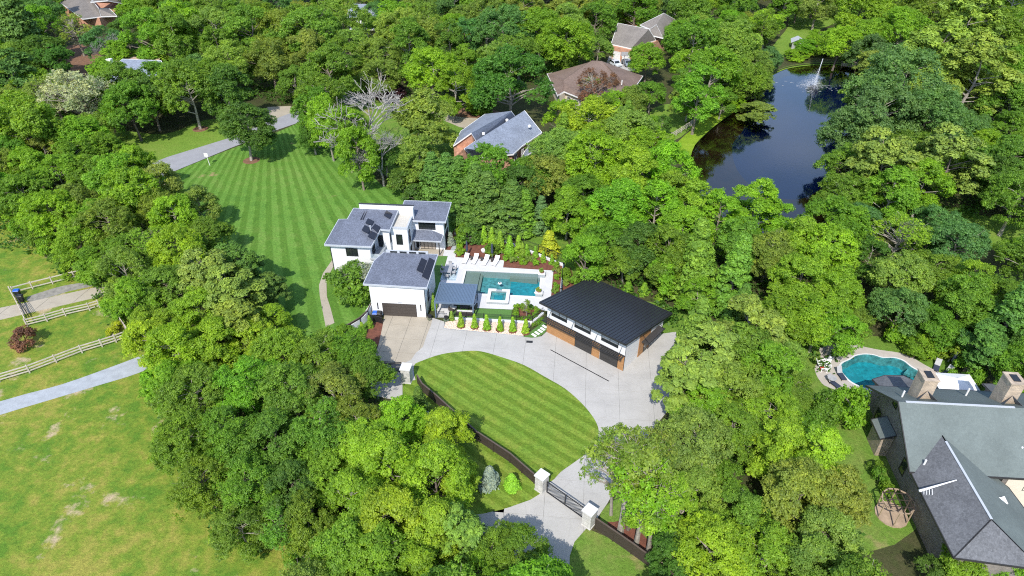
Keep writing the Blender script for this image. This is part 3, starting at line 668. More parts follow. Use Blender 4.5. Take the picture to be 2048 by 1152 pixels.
# ------------------------------------------------------------------ attached white garage
G_ = thing('garage', 'white garage with dark brown double door and shingled roof facing the tan apron', 'garage', (0,0,0))
MB().box(-11.3,-3.9,-11.6,-4.4,0,5.05).build('wall', M['white'], G_)
v = [(-11.95,-11.75,5.28),(-3.4,-11.92,5.28),(-3.25,-4.2,5.48),(-10.9,-4.2,5.48),(-11.8,-6.4,5.42)]
roofpart(G_, v, [(0,1,2,3,4)], .22, M['roof'], 'roof', M['fascia'])
c = MB(); c.box(-10.6,-4.6,-4.3,-4.1,5.3,5.85); c.build('rear_parapet', M['fascia'], G_)
for k in range(4): MB().box(-10.0+1.35*k,-9.0+1.35*k,-4.33,-4.28,5.52,5.78).build('vent', M['glass'], G_)
dr = MB(); dr.box(-9.83,-5.16,-11.64,-11.604,.03,2.15); dd = dr.build('garage_door', M['slat'], G_)
for k in range(4): MB().box(-9.8,-5.19,-11.665,-11.641,.05+.53*k,.55+.53*k).build('door_section', plain('brown_door_section', (.062,.052,.047), .35), dd)
for x in (-10.45,-4.55): MB().box(x-.05,x+.05,-11.72,-11.602,1.15,2.15).build('wall_lamp', M['black'], G_)
MB().tube((-3.86,-11.66,0),(-3.86,-11.66,5.1),.05,n=6).build('downspout', M['dark'], G_)
window(G_, (-3.9,-9.9,1.4), (0,1), .9, 1.6, 1)
z3 = lambda X, Y: (640+X*.15625, 500+Y*.15625)
for q in ([(1300,105),(1370,140),(1308,300),(1236,260)], [(1402,100),(1470,140),(1385,385),(1303,340)]):
    pts = [g2(*z3(*p), 5.45) for p in q]
    for k in range(2):
        f0, f1 = k*.5+.004, k*.5+.496
        def lp(i, j, t): return (pts[i][0]+(pts[j][0]-pts[i][0])*t, pts[i][1]+(pts[j][1]-pts[i][1])*t)
        solar(G_, [lp(0,3,f0), lp(1,2,f0), lp(1,2,f1), lp(0,3,f1)], 5.44)
for k, x in enumerate((-7.62,-7.46,-7.30,-7.14)):     # house number, too small in the picture to make out its digits
    MB().box(x,x+.10,-11.64,-11.602,2.3,2.46).build('house_number', M['fascia'], G_)

# ------------------------------------------------------------------ detached garage with charcoal metal roof
nc = g(1246,742); AN = R(144.9)
# local frame: x along the front to the left of the picture, y to the back
B_ = thing('detached_garage', 'long white and cedar garage with charcoal standing seam shed roof', 'garage', nc, AN)
# local +x = front direction, local -y = into the building
MB().add([(0,0,0),(11.9,0,0),(11.9,-9.4,0),(0,-9.4,0),(0,0,5.0),(11.9,0,5.0),(11.9,-9.4,3.05),(0,-9.4,3.05)],
         [(0,1,2,3),(7,6,5,4),(0,4,5,1),(1,5,6,2),(2,6,7,3),(3,7,4,0)]).build('wall', M['white'], B_)
rv_ = [(-.5,1.2,5.42),(12.35,1.2,5.42),(12.35,-10.7,2.88),(-.5,-10.7,2.88)]
ro = roofpart(B_, rv_, [(0,1,2,3)], .20, M['metalroof'], 'roof', M['black'])
sl_ = math.hypot(11.9, 2.54); tl_ = math.atan2(2.54, 11.9)
seam = MB().obox((0,0,0), .05, sl_, .055, 0, tl_).data('seam', M['metalroof'])
for k in range(29): link('seam', seam, ro, (-.28+.445*k, -4.75, 4.15+.032))
MB().box(-.03,.0,-.02,.05,0,4.9).build('corner_trim', M['black'], B_)
def fbox(x0,x1,z0,z1,d0,d1,name,mat,par=B_): return MB().box(x0,x1,d0,d1,z0,z1).build(name, mat, par)
for (a0,a1) in ((7.35,11.88),(3.55,4.7),(.02,.85)):
    pc = fbox(a0,a1,.02,2.5,.003,.05,'cedar_cladding',M['cedar'])
    nb = max(1, int((a1-a0)/.3)); bw = (a1-a0)/nb
    for k in range(8): fbox(a0+.005,a1-.005,.03+.305*k,.03+.305*k+.285,.051,.075,'board',M['cedar'],pc)
for (a0,a1) in ((4.72,7.33),(.88,3.5)):
    dd = fbox(a0,a1,.02,2.3,.003,.04,'garage_door',M['black'])
    for k in range(4): fbox(a0+.05,a1-.05,.05+.56*k,.05+.56*k+.53,.041,.055,'door_section',M['dark'],dd)
# awning: dark louvre blades on brackets hung from rods
aw = fbox(-.1,12.1,2.44,2.56,.95,1.03,'awning',M['black'])
fbox(-.1,12.1,2.44,2.56,.06,.14,'ledger',M['black'],aw)
blade = MB().obox((0,0,0), .23, .84, .03, 0).data('blade', M['dark'])
for k in range(40):
    b = link('blade', blade, aw, (.12+.302*k, .54, 2.5)); b.rotation_euler = (0, R(24), 0)
for k in range(4):
    MB().tube((.5+3.6*k,.98,2.56),(.5+3.6*k,.06,3.75),.03,n=6).build('tie_rod', M['black'], aw)
tint = plain('grey_blind', (.30,.33,.35), .12, .2)  # grey of the window blinds
def fwin(a0,a1,z0,z1):
    # front faces local +y
    wdw = window(B_, (a1,0,z0), (-1,0), a1-a0, z1-z0, 2, M['black'], M['glass'])
    bl = MB().box(a0+.1,a1-.1,.032,.04,z0+(z1-z0)*.45,z1-.08); bl.build('blind', tint, wdw)
for a in (8.75,5.1,1.05): fwin(a,a+2.45,3.15,4.25)
# right hand side (local x = 0, faces local -x)
def sbox(y0,y1,z0,z1,d0,d1,name,mat,par=B_): return MB().box(-d1,-d0,-y1,-y0,z0,z1).build(name, mat, par)
pc = sbox(3.3,6.1,.02,3.6,.003,.05,'cedar_cladding',M['cedar'])
for k in range(11): sbox(3.32,6.08,.03+.32*k,.03+.32*k+.30,.051,.07,'board',M['cedar'],pc)
dd = sbox(4.5,5.4,.03,2.1,.072,.10,'door',M['black']); sbox(4.62,5.28,.3,1.9,.101,.11,'pane',M['glass'],dd); sbox(4.56,4.62,1.0,1.12,.101,.14,'handle',M['trim'],dd)
aw2 = sbox(3.6,7.9,2.34,2.44,1.05,1.12,'awning',M['black'])
blade2 = MB().obox((0,0,0), .9, .21, .03, 0).data('blade', M['dark'])
for k in range(15):
    b = link('blade', blade2, aw2, (-.58, -3.75-.285*k, 2.4)); b.rotation_euler = (R(-24),0,0)
for y in (3.9,7.6): MB().tube((-1.08,-y,2.44),(-.05,-y,3.4),.03,n=6).build('tie_rod', M['black'], aw2)
# upper gallery rail and stair at the left end
ra = MB()
for k in range(5): ra.tube((12.0+.01,-.4-.0*k,1.9+.45*k),(12.0+.01,-2.6,1.9+.45*k),.025,n=5)
for y in (-.4,-1.5,-2.6): ra.tube((12.0,y,0),(12.0,y,3.8),.04,n=6)
ra.build('side_rail', M['louver'], B_)
td = thing('trench_drain', 'long dark slot drain set in the concrete in front of the detached garage', 'drain', (0,0,0))
a, b = g(1101,700), g(1218,763); dl = math.dist(a[:2],b[:2])
MB().obox(((a[0]+b[0])/2,(a[1]+b[1])/2,.045), dl, .13, .012, math.atan2(b[1]-a[1],b[0]-a[0])).build('channel', M['black'], td)
for nme, px, lab in (('drain_grate',(1059,684),'dark square drain grate in the concrete near the stepping stones'), ('drain_grate',(917.5,657),'small rusty drain cover at the edge of the pale pebbles')):
    t = thing(nme, lab, 'drain', g(*px)); MB().box(-.42,.42,-.22,.22,.042,.052).build('frame', M['black'], t)
    for k in range(6): MB().box(-.38+.13*k,-.31+.13*k,-.19,.19,.052,.058).build('bar', M['dark'], t)

# ------------------------------------------------------------------ louvred pergola
PV = thing('pergola', 'slate blue louvred pergola over the lounge beside the pool', 'pergola', (0,-9.3,0))
fr = MB()
for (x0,x1,y0,y1) in ((-2.7,2.65,-2.25,-2.05),(-2.7,2.65,2.05,2.25),(-2.7,-2.5,-2.05,2.05),(2.45,2.65,-2.05,2.05)): fr.box(x0,x1,y0,y1,2.45,2.72)
fr.build('frame', M['louver'], PV)
for x in (-2.6,2.55):
    for y in (-2.15,2.15): MB().box(x-.09,x+.09,y-.09,y+.09,0,2.45).build('post', M['louver'], PV)
lv = MB().obox((0,0,0), .205, 4.12, .035, 0).data('louver', M['louver'])
for k in range(25):
    o = link('louver', lv, PV, (-2.4+.1985*k+.03, 0, 2.62)); o.rotation_euler = (0, R(-14), 0)
MB().box(2.66,2.70,-.4,.4,2.1,2.4).build('heater', M['black'], PV)
# ------------------------------------------------------------------ grey green roofed house (right)
S = thing('stone_house', 'large brick house with weathered grey green gable roof and two stone chimneys', 'house', (0,0,0))
MB().box(49.9,72,-36.9,-26.3,0,4.9).build('wall', M['greybrick'], S)
g_ = MB(); g_.add([(49.9,-36.9,4.9),(49.9,-26.3,4.9),(49.9,-31.55,8.0),(50.2,-36.9,4.9),(50.2,-26.3,4.9),(50.2,-31.55,8.0)], [(0,2,1),(3,4,5),(0,3,5,2),(1,2,5,4)]); g_.build('gable_wall', M['greybrick'], S)
v = [(48.4,-37.6,5.0),(74,-37.4,5.0),(74,-31.4,8.45),(48.4,-31.6,8.45),(48.2,-25.7,5.0),(74,-25.5,5.0)]
mr = roofpart(S, v, [(0,1,2,3),(3,2,5,4)], .18, M['roof2'], 'roof', M['dark'])
rc = MB(); rc.obox((54.4,-31.52,8.47), 10.5, .24, .06, R(.45)); rc.build('ridge_cap', M['fascia'], mr)
rc = MB(); rc.obox((68.5,-31.45,8.47), 9, .24, .06, R(.45)); rc.build('ridge_cap', M['fascia'], mr)
# front wing: ridge runs to the front; darker shingle paints the shade on its left slope
v = [(48.6,-37.5,4.85),(52.1,-33.9,6.85),(52.3,-43.9,6.85),(48.75,-46.6,4.85),(58.0,-37.6,3.75),(58.6,-41.0,3.5),(55.6,-47.2,4.9),(55.2,-36.6,5.1)]
wr = roofpart(S, v[:4], [(0,1,2,3)], .16, M['roof2d'], 'wing_roof', M['dark'])
roofpart(S, [v[1],v[2],v[6],v[5],v[4],v[7]], [(0,1,2,3,4),(0,4,5)], .16, M['roof2'], 'wing_roof', M['dark'])
roofpart(S, [v[2],v[3],v[6]], [(0,1,2)], .16, M['roof2d'], 'wing_roof', M['dark'])
a, b = Vector(v[1]), Vector(v[2]); c_ = (a*.72+b*.28+b*.0); rcm = MB(); a2 = a.lerp(b,.12); rcm.obox(((a2.x+b.x)/2,(a2.y+b.y)/2,6.88),   .22, (b-a2).length, .06, -math.atan2(b.x-a2.x,b.y-a2.y)); rcm.build('ridge_cap', M['fascia'], wr)
MB().box(49.7,55.2,-46.2,-36.9,0,4.6).build('wall', M['greybrick'], S)
MB().box(55.2,57.6,-41.5,-36.9,0,3.3).build('wall', M['cream'], S)
# bay on the gable end
bx = MB(); bx.box(48.7,49.9,-31.3,-28.9,0,2.7); bx.build('bay_wall', M['stone'], S)
roofpart(S, [(48.4,-31.5,2.8),(49.9,-31.5,3.5),(49.9,-28.7,3.5),(48.4,-28.7,2.8)], [(0,1,2,3)], .12, M['roof2'], 'bay_roof', M['dark'])
for (y, z, h) in ((-29.6,5.3,1.3),(-33.4,5.0,1.2),(-35.0,1.2,1.9),(-27.7,1.2,1.6)):
    window(S, (49.9,y+1.0,z), (0,-1), 1.0, h, 1, M['dark'])
for x in (56.4,60.0,64.0): window(S, (x,-36.9,2.6), (1,0), 1.3, 1.5, 2, M['dark'])
MB().box(58.2,66,-36.97,-36.905,.1,4.5).build('cream_panel', M['cream'], S)
# back lean to roofs
roofpart(S, [(50.0,-25.9,4.7),(50.1,-23.2,3.7),(51.8,-22.4,3.7),(53.9,-22.3,3.7),(55.6,-24.2,3.9),(56.2,-25.9,4.7)], [(0,1,2,3,4,5)], .14, M['roof2d'], 'rear_roof', M['dark'])
MB().box(50.6,55.4,-26.3,-23.2,0,3.4).build('wall', M['greybrick'], S)
a, b, c, d = g(1956,757,4.2), g(1980,747,3.7), g(2012,748,3.7), g(1995,775,4.8)
roofpart(S, [(a[0],-25.9,4.8),(a[0]+.5,-23.0,3.8),(a[0]+5,-22.8,3.8),(a[0]+6,-25.9,4.8)], [(0,1,2,3)], .14, M['roof2d'], 'rear_roof', M['dark'])
MB().box(a[0]+.8,a[0]+5.2,-26.3,-23.4,0,3.5).build('wall', M['greybrick'], S)
def chimney(px, zt):
    c = g(px[0], px[1], zt); x, y = c[0], c[1]
    ch = MB(); ch.box(x-.68,x+.68,y-.85,y+.85,3.4,zt-.25); o = ch.build('chimney', M['chimstone'], S)
    MB().box(x-.76,x+.76,y-.93,y+.93,zt-.25,zt-.1).build('chimney_crown', M['chimstone'], o)
    MB().box(x-.35,x+.35,y-.5,y+.5,zt-.1,zt-.02).build('flue', M['black'], o)
    roofpart(S, [(x-.95,y-1.55,zr2(y-1.55)+.02),(x,y-.87,zr2(y-1.5)+.75),(x+.95,y-1.55,zr2(y-1.55)+.02),(x-.7,y-.86,zr2(y-.86)+.02),(x+.7,y-.86,zr2(y-.86)+.02)], [(0,1,3),(1,2,4)], .05, M['roof2d'], 'cricket')
def zr2(y): return 8.45 - abs(y+31.5)*.58
chimney((1859,748), 10.2); chimney((2031,755), 10.4)
for (px, z) in (((1807,787),7.9),((1936.5,782),7.0),((2003,798),7.8),((1850,925),5.8),((2042,899),6.2)):
    c = g(*px, z); MB().tube((c[0],c[1],z-.9),(c[0],c[1],z+.35),.09,n=8).build('vent_pipe', M['trim'], S)
t = thing('antenna', 'white roof antenna mast lying across the shade darkened shingles of the brick house', 'antenna', g(1843,981,5.6))
a, b = Vector(g(1838,982,5.5))-Vector(t.location), Vector(g(1913,960,6.6))-Vector(t.location)
MB().tube(a, b, .12, .05, 8).build('mast', M['trim'], t)
e = MB()
for k in range(4): e.tube(a+Vector((.3+.25*k,-.35,.0)), a+Vector((.5+.25*k,.25,.1)), .03, n=5)
e.build('element', M['trim'], t)
t = thing('satellite_dish', 'small white satellite dish on the pale slope at the right edge', 'dish', g(2000,1007,4.6))
MB().obox((0,0,.35), 1.0, .7, .08, .3, .5).build('dish', M['trim'], t); MB().tube((0,0,-.35),(0,0,.35),.05,n=6).build('pole', M['greymetal'], t); MB().tube((0,0,.35),(-.7,.5,.55),.03,n=6).build('feed_arm', M['greymetal'], t)

# round timber pergola beside it
c = g(1797,1002,2.2); t = thing('round_pergola', 'round tan timber pergola in the shade beside the brick house', 'pergola', (c[0],c[1],0))
MB().lathe([(1.55,0),(1.55,.12)], 14).build('platform', M['deckwood'], t)
rg = MB()
for i in range(10):
    a0, a1 = i*math.tau/10, (i+1)*math.tau/10; rg.tube((1.5*math.cos(a0),1.5*math.sin(a0),2.2),(1.5*math.cos(a1),1.5*math.sin(a1),2.2),.07,n=4)
rg.build('ring_beam', M['deckwood'], t)
for i in range(6):
    a0 = i*math.tau/6+.3; MB().tube((1.45*math.cos(a0),1.45*math.sin(a0),0),(1.45*math.cos(a0),1.45*math.sin(a0),2.2),.07,n=6).build('post', M['deckwood'], t)
for k in range(5):
    x = -1.1+.55*k; h = math.sqrt(max(.1,1.5**2-x*x)); MB().tube((x,-h,2.3),(x,h,2.3),.05,n=4).build('rafter', M['slat'], t)
for k in range(3):
    y = -.8+.8*k; h = math.sqrt(1.5**2-y*y); MB().tube((-h,y,2.36),(h,y,2.36),.035,n=4).build('purlin', M['slat'], t)

# ------------------------------------------------------------------ other houses
def zwall(parent, poly, z1_, mat, z0=0, name='wall'): return MB().prism(poly, z0, z1_).build(name, mat, parent)
# salmon brick house
b1 = thing('brick_house', 'salmon brick house with blue grey shingle gables behind the conifers', 'house', (0,0,0))
e_ = 4.6; r_ = 7.6
p = dict(r1a=g(942.6,265.7,r_), r1b=g(1022.5,222,r_), r2a=g(928.8,297,r_), r2b=g(1049,221,r_), l1=g(907,291,e_), m1=g(952,281,5.6), l2=g(907.2,317,e_), rt=g(945.4,315.7,e_), F=g(1027,308,e_), E=g(1044,292,e_), D=g(1084,265,e_+.3), B=g(1031,233,5.6), l0=g(922,262,e_), k0=g(970,228,e_+.2), k1=g(998,235,e_))
vs_ = [p[k] for k in ('r1a','r1b','r2a','r2b','l1','m1','l2','rt','F','E','D','B','l0','k0','k1')]
roofpart(b1, vs_, [(0,1,11,5),(2,5,11,3),(2,3,10,9),(2,9,8,7),(0,4,12),(0,12,13),(0,13,14,1)], .2, M['roofb'], 'roof', M['trim'])
def gablew(par, a, b, c, mat, inset=.0):
    q = MB(); a, b, c = Vector(a), Vector(b), Vector(c)
    a0, b0 = Vector((a.x,a.y,0)), Vector((b.x,b.y,0)); n = (b-a).cross(Vector((0,0,1))).normalized()*-.25
    f = [a0,b0,b,c,a]; q.add([tuple(x+n+Vector((0,0,-.12)) if x.z>0 else x+n) for x in f]+[tuple(x+n*2+Vector((0,0,-.12)) if x.z>0 else x+n*2) for x in f], [(0,1,2,3,4),(9,8,7,6,5),(0,5,6,1),(1,6,7,2),(4,9,5,0)])
    return q.build('gable_wall', mat, par)
gablew(b1, p['l2'], p['rt'], p['r2a'], M['redbrick']); gablew(b1, p['l1'], (p['m1'][0],p['m1'][1],e_), p['r1a'], M['redbrick'])
cen = [sum(p[k][i] for k in ('l1','rt','D','k0'))/4 for i in (0,1)]
pl = [((p[k][0]-cen[0])*.94+cen[0], (p[k][1]-cen[1])*.94+cen[1]) for k in ('l2','rt','F','E','D')] + [((p[k][0]-cen[0])*.9+cen[0], (p[k][1]-cen[1])*.9+cen[1]) for k in ('r2b','B','r1b','k1','k0','l0','l1')]
zwall(b1, pl, 4.45, M['redbrick'])
def wall_windows(par, a, b, n, z, w_, h_, frame, inset=0.0):
    a, b = Vector((a[0],a[1],0)), Vector((b[0],b[1],0)); d = (b-a); L_ = d.length; d.normalize()
    for k in range(n):
        o = a + d*(L_*(k+.5)/n - w_/2); window(par, (o.x,o.y,z), (d.x,d.y), w_, h_, 2, frame, rows=2)
wall_windows(b1, pl[2], pl[4], 4, 2.4, .9, 1.5, M['trim']); wall_windows(b1, pl[0], pl[1], 2, 1.0, .9, 1.6, M['trim'])
o = p['E']; d = p['D']; lr = [(o[0]+.5,o[1]+.5,3.2),(d[0]-1.5,d[1]-1.2,3.2)]
s1, s2 = g(1042,318,2.6), g(1072,300,2.6); roofpart(b1, [(lr[0][0],lr[0][1],3.4),(lr[1][0],lr[1][1],3.4),s2,s1], [(0,1,2,3)], .15, M['roofb'], 'porch_roof', M['trim'])
MB().tube((s1[0]+.3,s1[1]+.3,0),(s1[0]+.3,s1[1]+.3,2.5),.1,n=6).build('column', M['trim'], b1); MB().tube((s2[0]-.3,s2[1]+.3,0),(s2[0]-.3,s2[1]+.3,2.5),.1,n=6).build('column', M['trim'], b1)
for px in ((1014,239),(967,266),(1059,251)):
    c = g(*px, 6.6); MB().lathe([(.3,0),(.3,.35),(.1,.45)], 10, (c[0],c[1],6.3)).build('roof_vent', M['trim'], b1)
# brown hip roofed bungalow
b2 = thing('brown_house', 'low tan bungalow with broad brown hip roof left of the pond', 'house', (0,0,0))
e_, r_ = 3.2, 6.2
A = [g(1094,147,e_), g(1115,191,e_), g(1128,183,e_), g(1160,196,e_), g(1262,186,e_), g(1286,152,e_), g(1222,131,e_), g(1139,142,e_)]
Rg = [g(1184,121,r_), g(1203,122,r_), g(1235,150,5.2), g(1127,160,4.6)]
vs_ = A+Rg
roofpart(b2, vs_, [(0,1,2,11),(2,3,8,11),(3,4,10,9,8),(4,5,10),(5,6,9,10),(6,7,8,9),(7,0,11,8)], .2, M['roofbrown'], 'roof', M['trim'])
cc = [sum(q[i] for q in A)/len(A) for i in (0,1)]
pl = [((q[0]-cc[0])*.93+cc[0],(q[1]-cc[1])*.93+cc[1]) for q in A]; zwall(b2, pl, 3.0, M['cream'])
wall_windows(b2, pl[2], pl[3], 2, .9, 1.2, 1.3, M['trim']); wall_windows(b2, pl[3], pl[4], 4, .9, 1.2, 1.3, M['trim'])
c = g(1244,163,5.0); MB().tube((c[0],c[1],4.2),(c[0],c[1],5.3),.12,n=8).build('vent_pipe', M['trim'], b2)
# taupe roofed house with white garage doors
b3 = thing('taupe_house', 'taupe roofed brick house with white garage doors left of the pond trees', 'house', (0,0,0))
e_, r_ = 3.6, 7.2
A = [g(1222,88,e_), g(1262,97,e_), g(1312,80,e_), g(1298,58,r_), g(1236,46,r_)]
roofpart(b3, A, [(0,1,3,4),(1,2,3)], .2, M['rooftan'], 'roof', M['trim'])
B2 = [g(1328,26,9.0), g(1280,50,6.8), g(1300,58,6.4), g(1313,49,7.2), g(1326,76,4.4), g(1349,62,4.4), g(1352,40,6.0)]
roofpart(b3, B2, [(0,1,2,3),(0,3,5,6),(3,4,5)], .2, M['rooftan'], 'roof', M['trim'])
roofpart(b3, [B2[3],B2[2],g(1301,70,5.0),B2[4]], [(0,1,2,3)], .2, M['rooftan'], 'roof', M['trim'])
bs = [g2(1223,118.5), g2(1260,127), g2(1330,100), g2(1350,75), g2(1240,70)]
zwall(b3, bs, 3.4, M['redbrick'])
b4 = [g2(1318,100), g2(1328,101), g2(1352,85), g2(1355,70), g2(1310,70)]; zwall(b3, b4, 5.2, M['redbrick'])
d = Vector((bs[1][0]-bs[0][0], bs[1][1]-bs[0][1], 0)); L_ = d.length; d.normalize()
for k in range(2):
    o = Vector((bs[0][0],bs[0][1],0)) + d*(.35+k*(L_/2)); window(b3, (o.x,o.y,.05), (d.x,d.y), L_/2-.6, 2.3, 1, M['trim'], plain('white_garage_panel', (.70,.69,.66), .5), name='garage_door', rows=4)
# house in the top left corner
b5 = thing('corner_house', 'brown roofed brick house with white trim at the top left', 'house', (0,0,0))
v = [g(165,38,3.4), g(202,33,3.4), g(197,16,5.4), g(150,-40,5.6), g(100,-10,3.4), g(234,32,3.2), g(219,17,4.2), g(181,4,6.2), g(215,1,6.2), g(250,-40,6.4), g(262,10,3.4)]
roofpart(b5, v[:5], [(0,1,2,3,4)], .2, M['rooftan'], 'roof', M['trim']); roofpart(b5, [v[1],v[5],v[6],v[2]], [(0,1,2,3)], .2, M['rooftan'], 'roof', M['trim'])
roofpart(b5, [v[7],v[8],v[10],v[9]], [(0,1,2,3)], .2, M['rooftan'], 'roof', M['trim'])
zwall(b5, [g2(166,54),g2(206,58),g2(222,52),g2(236,46),g2(260,20),g2(240,-40),g2(150,-40),g2(120,20)], 3.2, M['redbrick'])
a, b = g2(182,22), g2(216,19); MB().prism([a,b,(b[0]+.5,b[1]+4),(a[0]+.5,a[1]+4)], 3.2, 6.0).build('wall', M['redbrick'], b5)
wall_windows(b5, g2(168,54), g2(204,57), 2, .9, 1.1, 1.4, M['trim'])
# grey roofed house hidden by trees at left
b6 = thing('hidden_house', 'grey roofed house almost hidden behind two trees left of the road', 'house', (0,0,0))
v = [g(190,160,4.4), g(245,118,7.6), g(322,121,7.6), g(345,165,4.4), g(240,195,4.4)]
roofpart(b6, v, [(0,4,3,2,1)], .2, M['roofb'], 'roof', M['trim']); zwall(b6, [g2(200,205),g2(243,228),g2(330,200),g2(330,150),g2(250,145)], 4.2, M['redbrick'])
wall_windows(b6, g2(203,207), g2(240,226), 2, 1.4, 1.2, 1.6, M['trim'])
MB().box(v[0][0]+2,v[0][0]+3.2,v[0][1]+3,v[0][1]+4.0,3,8.2).build('chimney', M['trim'], b6)
# white porch peeping through the wood
b7 = thing('porch_house', 'white columned porch of a house glimpsed among the oaks near the top', 'house', g(735,82))
MB().box(-5,6,2,9,0,6).build('wall', M['trim'], b7); roofpart(b7, [(-5.5,-.6,3.4),(6.5,-.6,3.4),(6.5,2.2,4.2),(-5.5,2.2,4.2)], [(0,1,2,3)], .2, M['roofb'], 'porch_roof', M['trim'])
roofpart(b7, [(-5.6,1.6,6),(6.6,1.6,6),(6.6,5.5,8.8),(-5.6,5.5,8.8),(-5.6,9.5,6),(6.6,9.5,6)], [(0,1,2,3),(3,2,5,4)], .2, M['roofb'], 'roof', M['trim'])
for k in range(5): MB().tube((-5+2.7*k,-.3,0),(-5+2.7*k,-.3,3.3),.16,n=8).build('column', M['trim'], b7)
MB().box(-5.2,6.2,-.5,2,0,.5).build('porch_floor', M['deckwood'], b7)
for k in range(3): MB().box(-1.2,1.2,-.9-.35*k,-.5-.35*k,0,.38-.12*k).build('step', M['trim'], b7)
# shed by the pond
b8 = thing('pond_shed', 'small shed with pale metal roof on the lawn behind the pond', 'shed', g(1592,95))
MB().box(-1.8,1.8,-2.2,2.2,0,2.3).build('wall', M['greymetal'], b8)
sr = roofpart(b8, [(-2.3,-2.6,2.4),(0,-2.6,3.6),(0,2.6,3.6),(-2.3,2.6,2.4),(2.3,-2.6,2.4),(2.3,2.6,2.4)], [(0,1,2,3),(1,4,5,2)], .1, M['fascia'], 'roof', M['fascia'])
for k in range(7): MB().obox((-1.15,-2.2+.73*k,3.06), 2.55, .06, .06, 0).build('rib', M['greymetal'], sr).rotation_euler = (0,0,0)
b8.rotation_euler = (0,0,R(-12)); b8.scale = (.75,.75,.75)
for o in list(sr.children):
    if o.name.startswith('rib'): bpy.data.objects.remove(o)
# dock
t = thing('dock', 'small weathered timber dock at the far right bank of the pond', 'dock', g(1697,134), R(-20))
for k in range(9): MB().box(-1.9+.42*k,-1.52+.42*k,-1.3,1.3,.42,.5).build('plank', M['deckwood'], t)
for x in (-1.7,1.7):
    for y in (-1.1,1.1): MB().tube((x,y,-1.0),(x,y,.9),.09,n=6).build('post', M['deckwood'], t)
# play set
t = thing('play_set', 'red brown timber play set with teal awning on the far lawn', 'play set', g(1650,28), R(15))
for x in (-1.2,1.2):
    for y in (-1.2,1.2): MB().tube((x,y,0),(x,y,3.0),.1,n=6).build('post', M['redplay'], t)
MB().box(-1.3,1.3,-1.3,1.3,1.4,1.55).build('platform', M['redplay'], t)
roofpart(t, [(-1.6,-1.6,3.0),(0,-1.6,4.1),(0,1.6,4.1),(-1.6,1.6,3.0),(1.6,-1.6,3.0),(1.6,1.6,3.0)], [(0,1,2,3),(1,4,5,2)], .06, M['tealplay'], 'awning')
MB().tube((1.2,0,2.7),(5.0,0,2.7),.1,n=6).build('swing_beam', M['redplay'], t)
for s in (-1,1): MB().tube((5.0,0,2.7),(5.2,1.3*s,0),.09,n=6).build('swing_leg', M['redplay'], t)
sl = MB(); sl.add([(-1.3,-.5,1.5),(-1.3,.5,1.5),(-3.8,.5,.3),(-3.8,-.5,.3)], [(0,1,2,3)]); sl.build('slide', M['tealplay'], t)
# garden bench arbour by the pond
t = thing('garden_arbour', 'orange timber arbour beneath trees on the far bank of the pond', 'arbour', g(1633,104))
for x in (-2,0,2,4): MB().tube((x,0,0),(x,0,2.0),.12,n=6).build('post', M['redplay'], t)
MB().box(-2.2,4.2,-.1,.1,1.0,1.15).build('rail', M['redplay'], t); MB().box(-2.2,4.2,-.1,.1,1.9,2.05).build('top_rail', M['redplay'], t)
# cars by the white garage doors
def car(px, ang, colr, label):
    t = thing('parked_car', label, 'car', g(*px), ang); m = plain('car_paint_'+colr[0], colr[1], .25, .03)
    b = MB(); pr = [(-2.2,.35),(-2.25,.75),(-1.3,.92),(-.75,1.42),(.75,1.45),(1.55,.98),(2.15,.85),(2.25,.4)]
    b.add([(x,-.85,z) for x,z in pr]+[(x,.85,z) for x,z in pr], [tuple(range(8)),tuple(range(15,7,-1))]+[(i,i+8,(i+1)%8+8,(i+1)%8) for i in range(8)]); b.build('body', m, t)
    for (x0,z0,x1,z1_) in ((-1.27,.95,-.78,1.40),(.80,1.42,1.5,1.02)):
        gq = MB(); n = Vector((z1_-z0, 0, -(x1-x0))).normalized()*.012
        if n.z < 0: n = -n
        gq.add([(x0+n.x,-.72,z0+n.z),(x1+n.x,-.66,z1_+n.z),(x1+n.x,.66,z1_+n.z),(x0+n.x,.72,z0+n.z)], [(0,1,2,3)]); gq.build('windscreen', M['glass'], t)
    for s in (-1,1):
        sw = MB(); sw.add([(-1.1,.862*s,.95),(1.35,.862*s,1.0),(.75,.862*s,1.38),(-.7,.862*s,1.36)], [(0,1,2,3)]); sw.build('side_window', M['glass'], t)
        for x in (-1.4,1.4):
            wh = MB().tube((x,.7*s,.33),(x,.9*s,.33),.33,n=14).build('wheel', M['binblack'], t); MB().tube((x,.9*s,.33),(x,.91*s,.33),.18,n=10).build('rim', M['greymetal'], wh)
    for y in (-.6,.6): MB().box(-2.27,-2.2,y-.15,y+.15,.6,.75).build('headlight', M['trim'], t); 
car((1229,131), R(120), ('silver',(.55,.58,.62)), 'silver car on the court before the white garage doors')
car((1253,130), R(105), ('slate',(.20,.24,.28)), 'dark grey car beside the basketball hoop')
t = thing('basketball_hoop', 'grey basketball hoop on a pole before the white garage doors', 'basketball hoop', g(1247,133))
MB().tube((0,0,0),(0,0,3.3),.07,n=6).build('pole', M['greymetal'], t); MB().box(-.9,.9,-.45,-.4,2.8,3.9).build('backboard', M['greymetal'], t)
hr = MB()
for i in range(8): a0,a1 = i*math.tau/8,(i+1)*math.tau/8; hr.tube((.23*math.cos(a0),-.7+.23*math.sin(a0),3.0),(.23*math.cos(a1),-.7+.23*math.sin(a1),3.0),.015,n=4)
hr.build('rim', M['redplay'], t)
